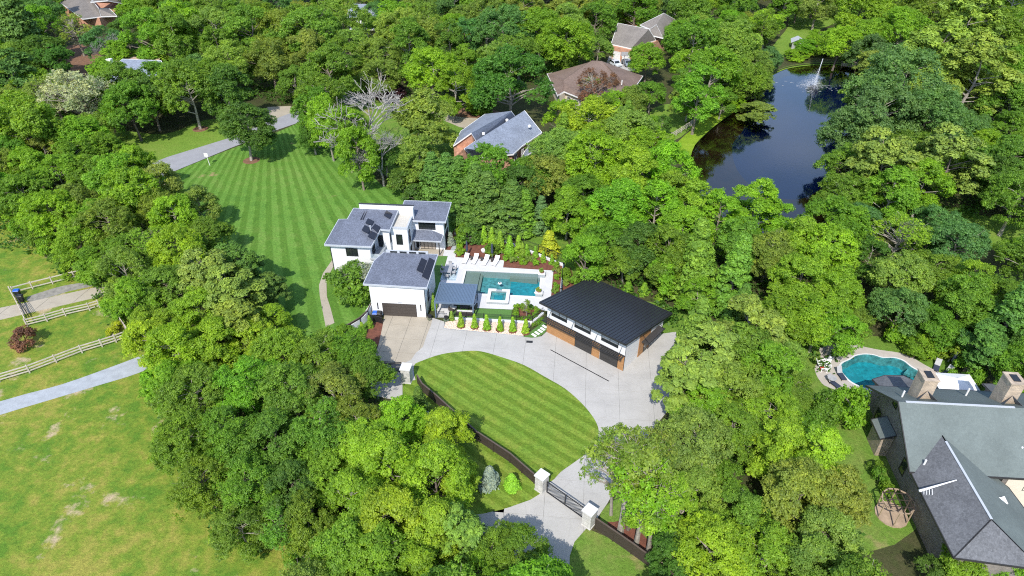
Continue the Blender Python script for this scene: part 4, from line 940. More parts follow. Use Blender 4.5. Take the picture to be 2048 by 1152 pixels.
# ------------------------------------------------------------------ fences, gates, walls
def slat_fence(name, pts, h, label, panel=2.4, slats=8):
    t = thing(name, label, 'fence', (pts[0][0],pts[0][1],0)); o0 = Vector((pts[0][0],pts[0][1],0))
    segs = []
    for i in range(len(pts)-1):
        a, b = Vector((*pts[i][:2],0)), Vector((*pts[i+1][:2],0)); n = max(1, round((b-a).length/panel))
        segs += [(a.lerp(b,k/n), a.lerp(b,(k+1)/n)) for k in range(n)]
    dz = (h-.12)/slats; cache = {}
    for (a, b) in segs:
        L_ = (b-a).length; ang = math.atan2(b.y-a.y,b.x-a.x); m = (a+b)/2-o0
        po = MB().box(-.06,.06,-.06,.06,0,h+.02); link('post', po.data('post', M['slat']), t, a-o0, ang)
        key = round(L_,2)
        if key not in cache: cache[key] = (MB().box(-L_/2+.06,L_/2-.06,-.018,.018,0,dz-.028).data('slat', M['slat']), MB().box(-L_/2,L_/2,-.08,.08,0,.035).data('cap_rail', M['cap']))
        for k in range(slats): link('slat', cache[key][0], t, (m.x,m.y,.08+dz*k), ang)
        link('cap_rail', cache[key][1], t, (m.x,m.y,h), ang)
    link('post', MB().box(-.06,.06,-.06,.06,0,h).data('post', M['slat']), t, segs[-1][1]-o0); return t
f1 = P2([(836,768),(846,785),(870,805),(893,826),(955,882),(1020,925),(1068,967)])
slat_fence('slat_fence', f1, 1.5, 'dark slatted fence bordering the oval lawn between two white brick pillars')
f2 = P2([(1190,1058),(1225,1082),(1262,1108),(1300,1136),(1340,1168),(1390,1225)])
slat_fence('slat_fence', f2, 1.7, 'dark slatted fence running from the gate to the bottom edge beside red mulch', slats=9)
f3 = P2([(745,622),(738,637),(722,652),(702,664),(680,674),(655,690)])
slat_fence('slat_fence', f3, 1.45, 'dark curved slatted fence behind the white garden wall left of the garage', 1.6, 7)
def pillar(px, s, h, label, rot):
    t = thing('gate_pillar', label, 'pillar', g(*px), rot)
    MB().box(-s,s,-s,s,0,h).build('shaft', M['whitebrick'], t); MB().box(-s-.09,s+.09,-s-.09,s+.09,h,h+.14).build('cap', M['coping'], t)
    MB().box(-s-.05,s+.05,-s-.05,s+.05,0,.12).build('plinth', M['whitebrick'], t)
GA = math.atan2(g2(1178,1050)[1]-g2(1082,985)[1], g2(1178,1050)[0]-g2(1082,985)[0])
pillar((815,761), .55, 2.15, 'white brick gate pillar at the rear corner of the oval lawn', R(-4))
pillar((1083,978), .50, 2.15, 'white brick gate pillar on the oval lawn side of the slanted gate', GA)
pillar((1177,1048), .50, 2.15, 'white brick gate pillar on the mulch bed side of the slanted gate', GA)
def gate(a, b, h, label, diag):
    a, b = Vector(g(*a)), Vector(g(*b)); d = b-a; L_ = d.length; t = thing('driveway_gate', label, 'gate', a, math.atan2(d.y,d.x))
    f = MB(); f.box(0,L_,-.04,.04,.10,.18); f.box(0,L_,-.04,.04,h-.08,h); f.box(0,.08,-.04,.04,.18,h-.08); f.box(L_-.08,L_,-.04,.04,.18,h-.08); f.box(L_/2-.04,L_/2+.04,-.04,.04,.18,h-.08); f.build('frame', M['black'], t)
    if diag:
        n = 0; x = -h
        while x < L_:
            x0, z0, x1, z1_ = x, .16, x+h-.2, h-.06
            lo, hi = (0 if x < L_/2-h/2 else L_/2), (L_/2 if x < L_/2-h/2 else L_)
            sgn = 1
            xa, xb = max(x0,0), min(x1,L_)
            if xb-xa > .1: MB().tube((xa,0,z0+(xa-x0)),(xb,0,z0+(xb-x0)),.022,n=4).build('bar', M['black'], t)
            x += .21
    else:
        for k in range(7): MB().box(.08,L_-.08,-.015,.015,.26+k*(h-.4)/7,.26+k*(h-.4)/7+.11).build('board', M['black'], t)
gate((1093,985), (1167,1038), 1.75, 'black metal gate with diagonal bars across the driveway between brick pillars', True)
gate((740,742), (805,745), 1.7, 'black boarded gate across the tan apron beside a white brick pillar', False)
# white curved garden wall left of the garage
wp = smooth_poly(P2([(752,606),(748,618),(735,638),(722,650),(703,663),(680,678),(655,695)]), 4, False)
gw = MB(); L0 = []; L1 = []
for i, p_ in enumerate(wp):
    q = wp[min(i+1,len(wp)-1)]; r = wp[max(i-1,0)]; d = Vector((q[0]-r[0],q[1]-r[1],0)).normalized(); n = Vector((-d.y,d.x,0))*.16
    zt = 1.7 - .55*min(1,i/10)
    L0.append((p_[0]-n.x,p_[1]-n.y,zt)); L1.append((p_[0]+n.x,p_[1]+n.y,zt))
k = len(L0); vv = L0+L1+[(a,b,0) for a,b,c in L0]+[(a,b,0) for a,b,c in L1]; ff = []
for i in range(k-1): ff += [(i,i+1,k+i+1,k+i),(i,2*k+i,2*k+i+1,i+1),(k+i,k+i+1,3*k+i+1,3*k+i)]
ff += [(0,k,3*k,2*k),(k-1,3*k-1,4*k-1,2*k-1)]
o = gw.add(vv,ff).build('garden_wall', M['white']); tag(o, 'white curved garden wall sweeping from the garage corner down the drive', 'wall')
def metal_fence(pts, h, label, z0=.0, panel=2.2):
    t = thing('metal_fence', label, 'fence', (pts[0][0],pts[0][1],z0)); o0 = Vector((*pts[0][:2],0))
    for i in range(len(pts)-1):
        a, b = Vector((*pts[i][:2],0))-o0, Vector((*pts[i+1][:2],0))-o0; L_ = (b-a).length; n = max(1, round(L_/panel)); ang = math.atan2(b.y-a.y,b.x-a.x)
        for k in range(n+1 if i == len(pts)-2 else n):
            c = a.lerp(b,k/n); MB().box(c.x-.03,c.x+.03,c.y-.03,c.y+.03,0,h+.05).build('post', M['black'], t)
        m = (a+b)/2
        for z in (.12,h-.18,h-.03): MB().obox((m.x,m.y,z), L_, .03, .03, ang).build('rail', M['black'], t)
        pk = MB()
        for k in range(int(L_/.13)):
            c = a.lerp(b,(k+.5)*.13/L_); pk.box(c.x-.008,c.x+.008,c.y-.008,c.y+.008,.1,h)
        stuff(pk.build('pickets', M['black'], t))
metal_fence([(-.7,-11.62),(6.3,-11.64),(10.56,-11.66),(11.9,-9.6)], 1.2, 'black metal fence along the pebble bed between pergola and detached garage', .0)
metal_fence([(-2.45,-11.5),(-1.45,-11.5)], 1.15, 'short black metal gate panel on the paved path under the pergola')
wl = [(5.0,8.4),(6.28,7.62),(8.1,6.37),(10.53,5.0),(13.45,2.95),(14.45,2.48),(14.25,-4.0),(14.1,-8.6)]
mb = MB()
for i in range(len(wl)-1):
    a, b = wl[i], wl[i+1]; mb.obox(((a[0]+b[0])/2,(a[1]+b[1])/2,.22), math.dist(a,b)+.18, .24, .44, math.atan2(b[1]-a[1],b[0]-a[0]))
tag(mb.build('retaining_wall', M['white']), 'low white retaining wall round the back of the pool garden', 'wall')
metal_fence(wl, 1.6, 'black metal fence on the low white wall behind the pool garden', .44)
metal_fence(P2([(1028,428),(1060,446),(1100,463),(1128,475)]), 1.2, 'black metal fence on the slope behind the yellow cypress', .0)
def rail_fence(pts, label, h=1.25, rails=3, span=2.5):
    t = thing('rail_fence', label, 'fence', (pts[0][0],pts[0][1],0)); o0 = Vector((*pts[0][:2],0))
    for i in range(len(pts)-1):
        a, b = Vector((*pts[i][:2],0))-o0, Vector((*pts[i+1][:2],0))-o0; L_ = (b-a).length; n = max(1, round(L_/span)); ang = math.atan2(b.y-a.y,b.x-a.x)
        rm = MB().box(-L_/n/2,L_/n/2,-.035,.035,-.07,.07).data('rail', M['rail']); pm = MB().box(-.075,.075,-.075,.075,0,h+.06).data('post', M['rail'])
        for k in range(n):
            m = a.lerp(b,(k+.5)/n)
            for r in range(rails): link('rail', rm, t, (m.x,m.y,.35+r*(h-.45)/(rails-1)), ang+random.uniform(-.008,.008))
            link('post', pm, t, a.lerp(b,k/n), ang)
        if i == len(pts)-2: link('post', pm, t, b, ang)
# the three posts and rails runs at left
rail_fence(P2([(29,588),(66,578),(106,568),(150,557),(190,547)]), 'weathered rail fence on the far side of the concrete lane', rails=2)
rail_fence(P2([(24,588),(40,618),(56,652)]), 'short weathered rail fence run behind the bins across the lane end', rails=2)
rail_fence(P2([(55,653),(95,643),(132,632),(180,621),(200,615)]), 'weathered rail fence between the concrete lane and the red leaved shrub')
rail_fence(P2([(0,764),(60,746),(165,706),(205,694),(233,685),(262,674)]), 'long weathered rail fence along the grey gravel lane')
rail_fence(P2([(238,640),(252,660),(264,676)]), 'short weathered rail fence run under the trees at the corner of the gravel lane')
rail_fence(P2([(1342,277),(1362,265),(1382,252),(1396,240)]), 'grey rail fence on the grassy bank left of the pond', 1.2)
t = thing('lane_gate', 'black barred metal gate across the concrete lane beside the bins', 'gate', g(38,606), 0)
a, b = Vector(g(38,604))-Vector(g(38,606)), Vector(g(58,634))-Vector(g(38,606))
for z in (.35,.6,.85,1.1,1.3): MB().tube(a+Vector((0,0,z)), b+Vector((0,0,z)), .03, n=5).build('bar', M['black'], t)
for c in (a, b): MB().tube(c, c+Vector((0,0,1.4)), .05, n=6).build('post', M['black'], t)
def wheelie_bin(loc, rot, lid, label):
    t = thing('wheelie_bin', label, 'bin', loc, rot)
    b = MB(); lo = [(-.24,-.28,.08),(.24,-.28,.08),(.24,.26,.08),(-.24,.26,.08)]; hi = [(-.31,-.38,1.0),(.31,-.38,1.0),(.31,.34,1.0),(-.31,.34,1.0)]
    b.add(lo+hi, [(0,3,2,1),(4,5,6,7),(0,1,5,4),(1,2,6,5),(2,3,7,6),(3,0,4,7)]); b.build('body', M['binblack'], t)
    l = MB(); l.add([(-.34,-.42,1.0),(.34,-.42,1.0),(.34,.38,1.0),(-.34,.38,1.0),(-.26,-.34,1.1),(.26,-.34,1.1),(.26,.3,1.13),(-.26,.3,1.13)], [(0,3,2,1),(4,5,6,7),(0,1,5,4),(1,2,6,5),(2,3,7,6),(3,0,4,7)]); l.build('lid', lid, t)
    MB().tube((-.26,.42,.98),(.26,.42,.98),.025,n=6).build('handle', M['binblack'], t)
    for s in (-1,1): MB().tube((.28*s,.26,.13),(.33*s,.26,.13),.13,n=10).build('wheel', M['binblack'], t)
wheelie_bin(g(37.5,592), R(105), M['bluelid'], 'bin with blue lid at the head of the concrete lane')
wheelie_bin(g(44,603), R(105), M['binblack'], 'black bin in front of the blue lidded one on the lane')
wheelie_bin((-10.75,-12.35,0), R(4), M['bluelid'], 'blue lidded bin left of the brown garage door')
wheelie_bin((-10.2,-12.3,0), R(-3), M['binblack'], 'black bin tucked beside the brown garage door')
t = thing('bin_screen', 'low dark screen wall standing in front of the garage bins', 'screen', (-10.55,-13.15,0), R(-16))
for k in range(5): MB().box(-1.0,1.0,-.04,.04,.1+.2*k,.28+.2*k).build('slat', M['black'], t)
for x in (-1,1): MB().box(x-.05,x+.05,-.06,.06,0,1.15).build('post', M['black'], t)
t = thing('road_sign', 'small white sign on a post at the roadside by the striped lawn', 'sign', g(420,331))
MB().tube((0,0,0),(-.25,.1,2.4),.06,n=6).build('post', M['trim'], t); MB().box(-.65,.1,.06,.1,1.8,2.5).build('panel', M['trim'], t)

# ------------------------------------------------------------------ pool garden furniture
def lounger():
    t = thing('sun_lounger', 'x', 'sun lounger', (0,0,0), 0, 'white sun loungers by the pool')
    MB().box(-.34,.34,-1.0,.25,.24,.32).build('seat', M['cloth'], t)
    b = MB(); b.add([(-.34,.25,.24),(.34,.25,.24),(.34,1.0,.78),(-.34,1.0,.78),(-.34,.25,.32),(.34,.25,.32),(.34,.96,.86),(-.34,.96,.86)], [(0,3,2,1),(4,5,6,7),(0,1,5,4),(1,2,6,5),(2,3,7,6),(3,0,4,7)]); b.build('backrest', M['cloth'], t)
    for x in (-.30,.30):
        for y in (-.9,.2): MB().box(x-.03,x+.03,y-.03,y+.03,0,.24).build('leg', M['greymetal'], t)
        MB().tube((x,.95,.78),(x,.85,.0),.025,n=5).build('leg', M['greymetal'], t)
    return t
pro = lounger()
for i, (x, y, lab) in enumerate(((-.45,2.6,'white sun lounger beside the left closed parasol, farthest from the detached garage'),(.98,2.6,'second white sun lounger from the left on the pool deck'),(2.62,2.4,'third white sun lounger from the left, below the right closed parasol'),(4.18,2.35,'white sun lounger nearest the shrub bed, at the right end'))):
    o = pro if i == 0 else copy_tree(pro); o.location = (x,y,.02); o.rotation_euler = (0,0,R(-9-2*i)); o['label'] = lab
for i, x in enumerate((.38,1.95,3.55)):
    t = thing('side_table', ('dark round side table between the two left loungers','dark round side table between the middle loungers','dark round side table between the two right loungers')[i], 'side table', (x,3.05-.12*i,.02), 0, 'round side tables')
    MB().lathe([(.24,.42),(.26,.44),(.26,.47),(.24,.48)], 16).build('top', M['wicker'], t); MB().lathe([(.2,0),(.12,.2),(.2,.42)], 14).build('base', M['wicker'], t)
for x, y, lab in ((-.42,4.0,'closed navy parasol behind the left lounger'),(3.5,3.75,'closed navy parasol behind the third lounger')):
    t = thing('closed_parasol', lab, 'parasol', (x,y,.02)); MB().tube((0,0,0),(0,0,2.75),.03,n=8).build('pole', M['greymetal'], t)
    MB().lathe([(.05,2.7),(.13,2.4),(.17,1.6),(.2,1.0),(.08,.85)], 10).build('canopy', M['navy'], t); MB().lathe([(.35,0),(.35,.08),(.08,.14)], 14).build('base', M['black'], t)
t = thing('fire_bowl', 'round white stool on the red mulch behind the loungers', 'stool', (2.0,5.35,.01)); MB().lathe([(.32,0),(.42,.2),(.44,.42),(.36,.5)], 18).build('bowl', M['coping'], t); MB().lathe([(.3,.5),(.3,.53)], 18).build('lid', M['trim'], t)
t = thing('outdoor_rug', 'blue grey patterned rug under the dining table on the deck', 'rug', (-2.35,-1.1,.024)); MB().box(-1.15,1.15,-1.6,1.6,0,.012).build('weave', M['rug'], t)
t = thing('dining_table', 'grey outdoor dining table on the rug beside the garage', 'table', (-2.55,-.65,.036)); MB().box(-.55,.55,-1.1,1.1,.68,.74).build('top', M['greymetal'], t)
for x in (-.45,.45):
    for y in (-1,1): MB().box(x-.05,x+.05,y-.05,y+.05,0,.68).build('leg', M['greymetal'], t)
for i, (x, y, r, lab) in enumerate(((-2.55,.8,180,'grey dining chair at the far head of the table'),(-2.55,-2.15,0,'grey dining chair at the near head of the table'),(-1.72,-.05,90,'grey dining chair on the pool side, farther from the camera'),(-1.72,-1.2,90,'grey dining chair on the pool side, nearer the camera'),(-3.38,-.05,-90,'grey dining chair on the garage side, farther from the camera'),(-3.38,-1.2,-90,'grey dining chair on the garage side, nearer the camera'))):
    t = thing('dining_chair', lab, 'chair', (x,y,.036), R(r), 'chairs round the outdoor table')
    MB().box(-.26,.26,-.24,.26,.40,.46).build('seat', M['greymetal'], t); MB().box(-.26,.26,-.30,-.24,.44,.88).build('backrest', M['greymetal'], t)
    for xx in (-.23,.23):
        for yy in (-.26,.22): MB().box(xx-.025,xx+.025,yy-.025,yy+.025,0,.40).build('leg', M['black'], t)
def sofa(loc, rot, w_, label):
    t = thing('outdoor_sofa', label, 'sofa', loc, rot, 'lounge seats under the pergola'); MB().box(-w_/2,w_/2,-.42,.42,.08,.32).build('base', M['wicker'], t)
    MB().box(-w_/2,w_/2,-.42,-.28,.32,.72).build('backrest', M['wicker'], t)
    for s in (-1,1): MB().box(s*w_/2-.07,s*w_/2+.07,-.42,.42,.08,.58).build('arm', M['wicker'], t)
    n = max(1, round(w_/.8))
    for k in range(n): MB().box(-w_/2+.09+k*(w_-.18)/n,-w_/2+.07+(k+1)*(w_-.18)/n,-.27,.40,.32,.46).build('cushion', M['cushion'], t); MB().box(-w_/2+.1+k*(w_-.18)/n,-w_/2+.06+(k+1)*(w_-.18)/n,-.27,-.14,.46,.80).build('back_cushion', M['cushion'], t)
sofa((1.25,-10.55,.02), 0, 2.3, 'long wicker sofa with pale cushions at the front of the pergola')
sofa((-.55,-9.6,.02), R(-115), .95, 'wicker armchair with pale cushions at the left under the pergola'); sofa((2.25,-9.1,.02), R(75), .95, 'wicker armchair with pale cushions at the right edge of the pergola')
t = thing('coffee_table', 'low dark coffee table between the pergola seats', 'table', (1.0,-9.3,.02)); MB().box(-.6,.6,-.35,.35,.34,.4).build('top', M['wicker'], t)
for x in (-.5,.5): MB().box(x-.05,x+.05,-.3,.3,0,.34).build('leg', M['wicker'], t)
t = thing('pool_float', 'small white floating dispenser in the middle of the pool', 'pool float', (5.3,-2.75,-.06)); MB().lathe([(.18,-.04),(.3,.04),(.26,.1),(.12,.12)], 16).build('ring', M['trim'], t); MB().lathe([(.1,.12),(.1,.2)], 12).build('cap', M['navy'], t)
MB_ped = []
for (x0,x1,y0,y1,lab) in ((10.82,11.8,-.95,.12,'stone block planter plinth at the far corner of the pool'),(10.65,11.62,-5.75,-4.8,'stone block planter plinth at the near corner of the pool')):
    t = thing('planter_plinth', lab, 'plinth', ((x0+x1)/2,(y0+y1)/2,0)); a, b = (x1-x0)/2, (y1-y0)/2
    MB().box(-a,a,-b,b,-.3,.55).build('block', M['tile'], t); MB().box(-a-.05,a+.05,-b-.05,b+.05,.55,.62).build('cap', M['coping'], t); MB().box(-a-.2,-a-.05,-.15,.15,.42,.46).build('spout', M['coping'], t)
for i, (x, y) in enumerate(((10.94,-14.2),(11.32,-13.75),(11.71,-13.29),(12.01,-12.83),(12.26,-12.3))):
    t = tag(MB().obox((0,0,.03), .78, .36, .05, R(-42)).build('stepping_stone', M['stepstone']), ('first','second','third','fourth','fifth')[i]+' pale stepping stone from the driveway beside the cedar wall', 'stepping stone', 'stepping stones'); t.location = (x,y,.03)
# neighbour's poolside
t = thing('square_parasol', 'open white square parasol behind the stone chimney', 'parasol', g(1912,763,2.6)[:2]+(0,))
roofpart(t, [(-2.3,-1.6,2.4),(2.3,-1.6,2.4),(2.3,1.6,2.4),(-2.3,1.6,2.4),(0,0,3.1)], [(0,1,4),(1,2,4),(2,3,4),(3,0,4)], .04, M['cloth'], 'canopy'); MB().tube((0,0,0),(0,0,3.2),.05,n=8).build('pole', M['greymetal'], t); MB().box(-.4,.4,-.4,.4,0,.12).build('base', M['black'], t)
t = thing('closed_parasol', 'closed navy parasol at the edge of the lawn behind the chimney', 'parasol', g(1899,737)); MB().tube((0,0,0),(.1,.1,2.7),.03,n=8).build('pole', M['greymetal'], t); MB().lathe([(.04,2.7),(.2,2.2),(.26,1.3),(.1,1.0)], 10).build('canopy', M['navy'], t)
def adirondack(loc, rot, label):
    t = thing('adirondack_chair', label, 'chair', loc, rot, 'white garden chairs by the kidney pool')
    s = MB(); s.add([(-.3,-.35,.38),(.3,-.35,.38),(.3,.35,.26),(-.3,.35,.26),(-.3,-.35,.42),(.3,-.35,.42),(.3,.35,.3),(-.3,.35,.3)], [(0,3,2,1),(4,5,6,7),(0,1,5,4),(1,2,6,5),(2,3,7,6),(3,0,4,7)]); s.build('seat', M['cloth'], t)
    for k in range(5):
        b = MB(); x = -.28+.115*k; b.add([(x,.33,.28),(x+.1,.33,.28),(x+.1,.72,1.0),(x,.72,1.0),(x,.37,.28),(x+.1,.37,.28),(x+.1,.76,1.0),(x,.76,1.0)], [(0,3,2,1),(4,5,6,7),(0,1,5,4),(1,2,6,5),(2,3,7,6),(3,0,4,7)]); b.build('back_slat', M['cloth'], t)
    for x in (-.36,.36):
        MB().box(x-.07,x+.07,-.4,.4,.56,.6).build('arm', M['cloth'], t); MB().box(x-.04,x+.04,-.36,-.28,0,.56).build('leg', M['cloth'], t); MB().box(x-.04,x+.04,.3,.38,0,.56).build('leg', M['cloth'], t)
adirondack(g(1650,729), R(-60), 'white garden chair nearest the tree on the pool deck'); adirondack(g(1646,741), R(-95), 'white garden chair with red cushion facing the kidney pool'); adirondack(g(1642,733), R(80), 'white garden chair at the left edge of the pool deck')
c = g(1644,736,.45); t = thing('red_cushion', 'small red cushion lying among the white garden chairs', 'cushion', c); MB().box(-.22,.22,-.2,.2,-.05,.06).build('pad', plain('red_fabric', (.45,.06,.05), .9), t)
def recliner(px, rot, label):
    t = thing('pool_recliner', label, 'recliner', g(*px), rot, 'dark sling recliners by the kidney pool')
    MB().box(-.32,.32,-1.0,.2,.3,.34).build('seat', M['navy'], t); b = MB(); b.add([(-.32,.2,.3),(.32,.2,.3),(.32,.75,1.0),(-.32,.75,1.0),(-.32,.24,.3),(.32,.24,.3),(.32,.79,1.0),(-.32,.79,1.0)], [(0,3,2,1),(4,5,6,7),(0,1,5,4),(1,2,6,5),(2,3,7,6),(3,0,4,7)]); b.build('backrest', M['greymetal'], t)
    for x in (-.3,.3):
        for y in (-.9,.15): MB().tube((x,y,0),(x,y,.3),.025,n=5).build('leg', M['black'], t)
recliner((1664,768), R(35), 'dark recliner beside the dark parasol on the left of the kidney pool'); recliner((1680,752), R(10), 'dark recliner on the pool edge nearest the kidney pool'); recliner((1872,736), R(-30), 'dark recliner right of the kidney pool beside the lawn'); recliner((1893,748), R(-50), 'dark recliner between the chimney and the closed parasol')
t = thing('patio_table', 'dark round patio table behind the round bushes by the kidney pool', 'table', g(1661,764)); MB().lathe([(.55,.68),(.55,.73)], 18).build('top', M['greymetal'], t); MB().tube((0,0,0),(0,0,.68),.05,n=8).build('stem', M['black'], t); MB().lathe([(.3,0),(.3,.05)], 14).build('foot', M['black'], t)
# little stone path by the neighbour's yard
t = thing('stone_pump_house', 'small grey stone slab box among bushes left of the kidney pool', 'box', g(1601,800), R(10)); MB().box(-1.0,1.0,-.8,.8,0,.9).build('body', M['gravel'], t); MB().box(-1.1,1.1,-.9,.9,.9,1.0).build('lid', M['greymetal'], t)
# hvac units behind the white house
for i, (u, v_) in enumerate(((-2.9,10.6),(-1.6,10.9),(-.6,11.6))):
    t = thing('condenser_unit', ('grey cooling unit nearest the white tower behind the slate walk','grey cooling unit in the middle of the trio behind the slate walk','grey cooling unit on the mulch side behind the slate walk')[i], 'cooling unit', (u,v_,0)); MB().box(-.4,.4,-.4,.4,.05,.95).build('case', M['trim'], t); MB().lathe([(.33,.95),(.33,.98)], 16).build('fan_grille', M['black'], t); MB().box(-.5,.5,-.5,.5,0,.05).build('pad', M['concrete'], t)
# fountain in the pond
fx, fy, _ = g(1628,172,-.25)
t = thing('fountain', 'white fountain jet spraying from the far end of the pond', 'fountain', (fx,fy,-.25))
MB().lathe([(.5,0),(.5,.12),(.2,.2)], 14).build('float', M['black'], t)
def drops(name, n, fn, s0, s1):
    V_ = []; F_ = []
    for _k in range(n):
        p, d, s = fn(); a = d.orthogonal().normalized()*s*.28; b = d.normalized().cross(a); e = d.normalized()*s
        o = len(V_); V_ += [tuple(p+e),tuple(p+a),tuple(p+b),tuple(p-a),tuple(p-b),tuple(p-e)]
        F_ += [(o,o+1,o+2),(o,o+2,o+3),(o,o+3,o+4),(o,o+4,o+1),(o+5,o+2,o+1),(o+5,o+3,o+2),(o+5,o+4,o+3),(o+5,o+1,o+4)]
    mb = MB(); mb.v = V_; mb.f = F_; return mb.build(name, M['spray'], t)
def jet():
    h = 6.6*(1-random.random()**1.6); r = .04+.30*(1-h/6.8)*random.random()**1.5; a = random.uniform(0,6.28)
    return Vector((r*math.cos(a)+h*.06, r*math.sin(a), h)), Vector((random.gauss(.06,.06),random.gauss(0,.06),1)), random.uniform(.05,.09)
def veil():
    a = random.uniform(0,6.28); q = random.random()**.8; k = random.uniform(.35,1.0); r = 3.3*k*q; h = 5.6*k*(1-q)**.9*random.random()**.6
    return Vector((r*math.cos(a)-1.1*q+h*.05, r*math.sin(a), max(.04,h))), Vector((math.cos(a)*.4,math.sin(a)*.4,-1)), random.uniform(.02,.042)
stuff(drops('jet', 520, jet, 0, 0)); stuff(drops('spray', 6500, veil, 0, 0))
rp = MB()
for k in range(45):
    a = random.uniform(0,6.28); r = random.uniform(1.5,7.5)*random.uniform(.5,1); L_ = random.uniform(.2,.9)
    rp.obox((r*math.cos(a)*1.2, r*math.sin(a), .012), L_, .03, .015, random.uniform(-.15,.15))
stuff(rp.build('ripples', M['spray'], t))
# ------------------------------------------------------------------ trees and shrubs
def leaf_data(name, C_, N_, S_, asp, tone, mat):
    n = len(C_); rnd = RNG.normal(size=(n,3)); t1 = np.cross(N_, rnd); t1 /= np.linalg.norm(t1,axis=1,keepdims=True)+1e-9
    t2 = np.cross(N_, t1); a = (S_*.5)[:,None]; sag = N_*(S_*.12)[:,None]
    V_ = np.empty((n,4,3)); V_[:,0] = C_+t1*a*asp-sag; V_[:,1] = C_+t2*a*.8+sag; V_[:,2] = C_-t1*a*asp-sag; V_[:,3] = C_-t2*a*.8+sag
    me = bpy.data.meshes.new(name); me.vertices.add(n*4); me.vertices.foreach_set('co', V_.reshape(-1))
    me.loops.add(n*4); me.loops.foreach_set('vertex_index', np.arange(n*4, dtype=np.int32))
    me.polygons.add(n); me.polygons.foreach_set('loop_start', np.arange(0,n*4,4,dtype=np.int32))
    try: me.polygons.foreach_set('loop_total', np.full(n,4,dtype=np.int32))
    except Exception: pass
    at = me.attributes.new('tone','FLOAT','FACE'); at.data.foreach_set('value', tone.astype(np.float32))
    me.update(calc_edges=True); me.materials.append(mat); return me
def unit(a): return a/(np.linalg.norm(a,axis=-1,keepdims=True)+1e-9)
def profile(kind, t):
    if kind == 'broad': return np.sqrt(np.clip(1-((t-.42)/.62)**2,0.02,1))
    if kind == 'oval': return np.sqrt(np.clip(1-((t-.45)/.58)**2,0.01,1))*.95
    if kind == 'cone': return np.clip((1-t)**.8,.03,1)*np.clip(t*6+.55,0,1)
    if kind == 'tall': return np.clip(np.sqrt(np.clip(1-((t-.35)/.68)**2,0,1)),.05,1)
    return np.ones_like(t)
def crown_leaves(r, zb, h, npuff, ntuft, nleaf, pf, kind, leaf, droop=0.0, flat=.8, up=.35, tuft=1.5, lobes=11, ragged=1.0):
    """crown volume -> lobes -> branch puffs -> leaf tufts -> single leaves"""
    H_ = h-zb
    if kind == 'cone':
        t = RNG.random(npuff)**1.15; ang = np.arange(npuff)*2.399963+RNG.normal(0,.35,npuff)
        Rp = profile(kind,t)*r*RNG.uniform(.8,1.12,npuff); pr = pf*r*RNG.uniform(.65,1.25,npuff)*np.clip(.35+profile(kind,t)*.8,.3,1.1)
        rho = np.clip(Rp-pr*.75,0,None)*np.sqrt(RNG.uniform(.45,1,npuff))
        pc = np.stack([rho*np.cos(ang),rho*np.sin(ang),zb+t*H_-pr*.3],1)
    else:
        tl = (np.arange(lobes)+RNG.uniform(.1,.9,lobes))/lobes; al = np.arange(lobes)*2.399963+RNG.normal(0,.5,lobes)
        lr = r*RNG.uniform(.34,.52,lobes)*(.75+.3*profile(kind,tl)); lrho = np.clip(profile(kind,tl)*r*RNG.uniform(.85,1.12,lobes)-lr*.8,0,None)
        lc = np.stack([lrho*np.cos(al),lrho*np.sin(al),zb+lr*.55+tl*np.clip(H_-lr*1.25,0,None)],1)
        j = RNG.choice(lobes, npuff, p=lr**2/np.sum(lr**2)); d0 = unit(RNG.normal(size=(npuff,3))+unit(np.stack([lc[j,0],lc[j,1],np.full(npuff,r*.7)],1))*1.1)
        pr = pf*r*RNG.uniform(.6,1.3,npuff)
        pc = lc[j]+d0*np.clip(lr[j]-pr*.55,.05,None)[:,None]*RNG.uniform(.55,1.0+.18*ragged,npuff)[:,None]*np.array([1,1,.85])
    pc[:,2] = np.clip(pc[:,2], zb*.75, None)
    d = unit(RNG.normal(size=(npuff,ntuft,3))); out = unit(np.stack([pc[:,0],pc[:,1],np.full(npuff,r*.6)],1))[:,None,:]
    dot = (d*out).sum(-1); flip = dot < RNG.uniform(-.5,.15,dot.shape); d = np.where(flip[...,None], d-2*dot[...,None]*out, d)
    tc_ = pc[:,None,:]+d*(pr[:,None,None]*RNG.uniform(.6,1.25,(npuff,ntuft,1)))*np.array([1,1,flat])
    tc_[...,2] -= droop*np.linalg.norm(tc_[...,:2],axis=-1)*.15
    ts = leaf*tuft*RNG.uniform(.7,1.35,(npuff,ntuft,1,1))
    td = unit(d*.7+np.array([0,0,.55])+RNG.normal(size=d.shape)*.25)[:,:,None,:]
    q = unit(RNG.normal(size=(npuff,ntuft,nleaf,3))+td*.9)
    L = tc_[:,:,None,:]+q*ts*RNG.uniform(.35,1.1,(npuff,ntuft,nleaf,1))*np.array([1,1,.75])
    nn = unit(q*.7+td*.35+RNG.normal(size=L.shape)*.38+np.array([0,0,up]))
    S_ = leaf*RNG.uniform(.65,1.35,(npuff,ntuft,nleaf))
    tone = np.clip(.5+RNG.normal(0,.17,(npuff,1,1))+RNG.normal(0,.17,(npuff,ntuft,1))+RNG.normal(0,.13,(npuff,ntuft,nleaf)),0,1)
    return L.reshape(-1,3), nn.reshape(-1,3), S_.reshape(-1), tone.reshape(-1), pc
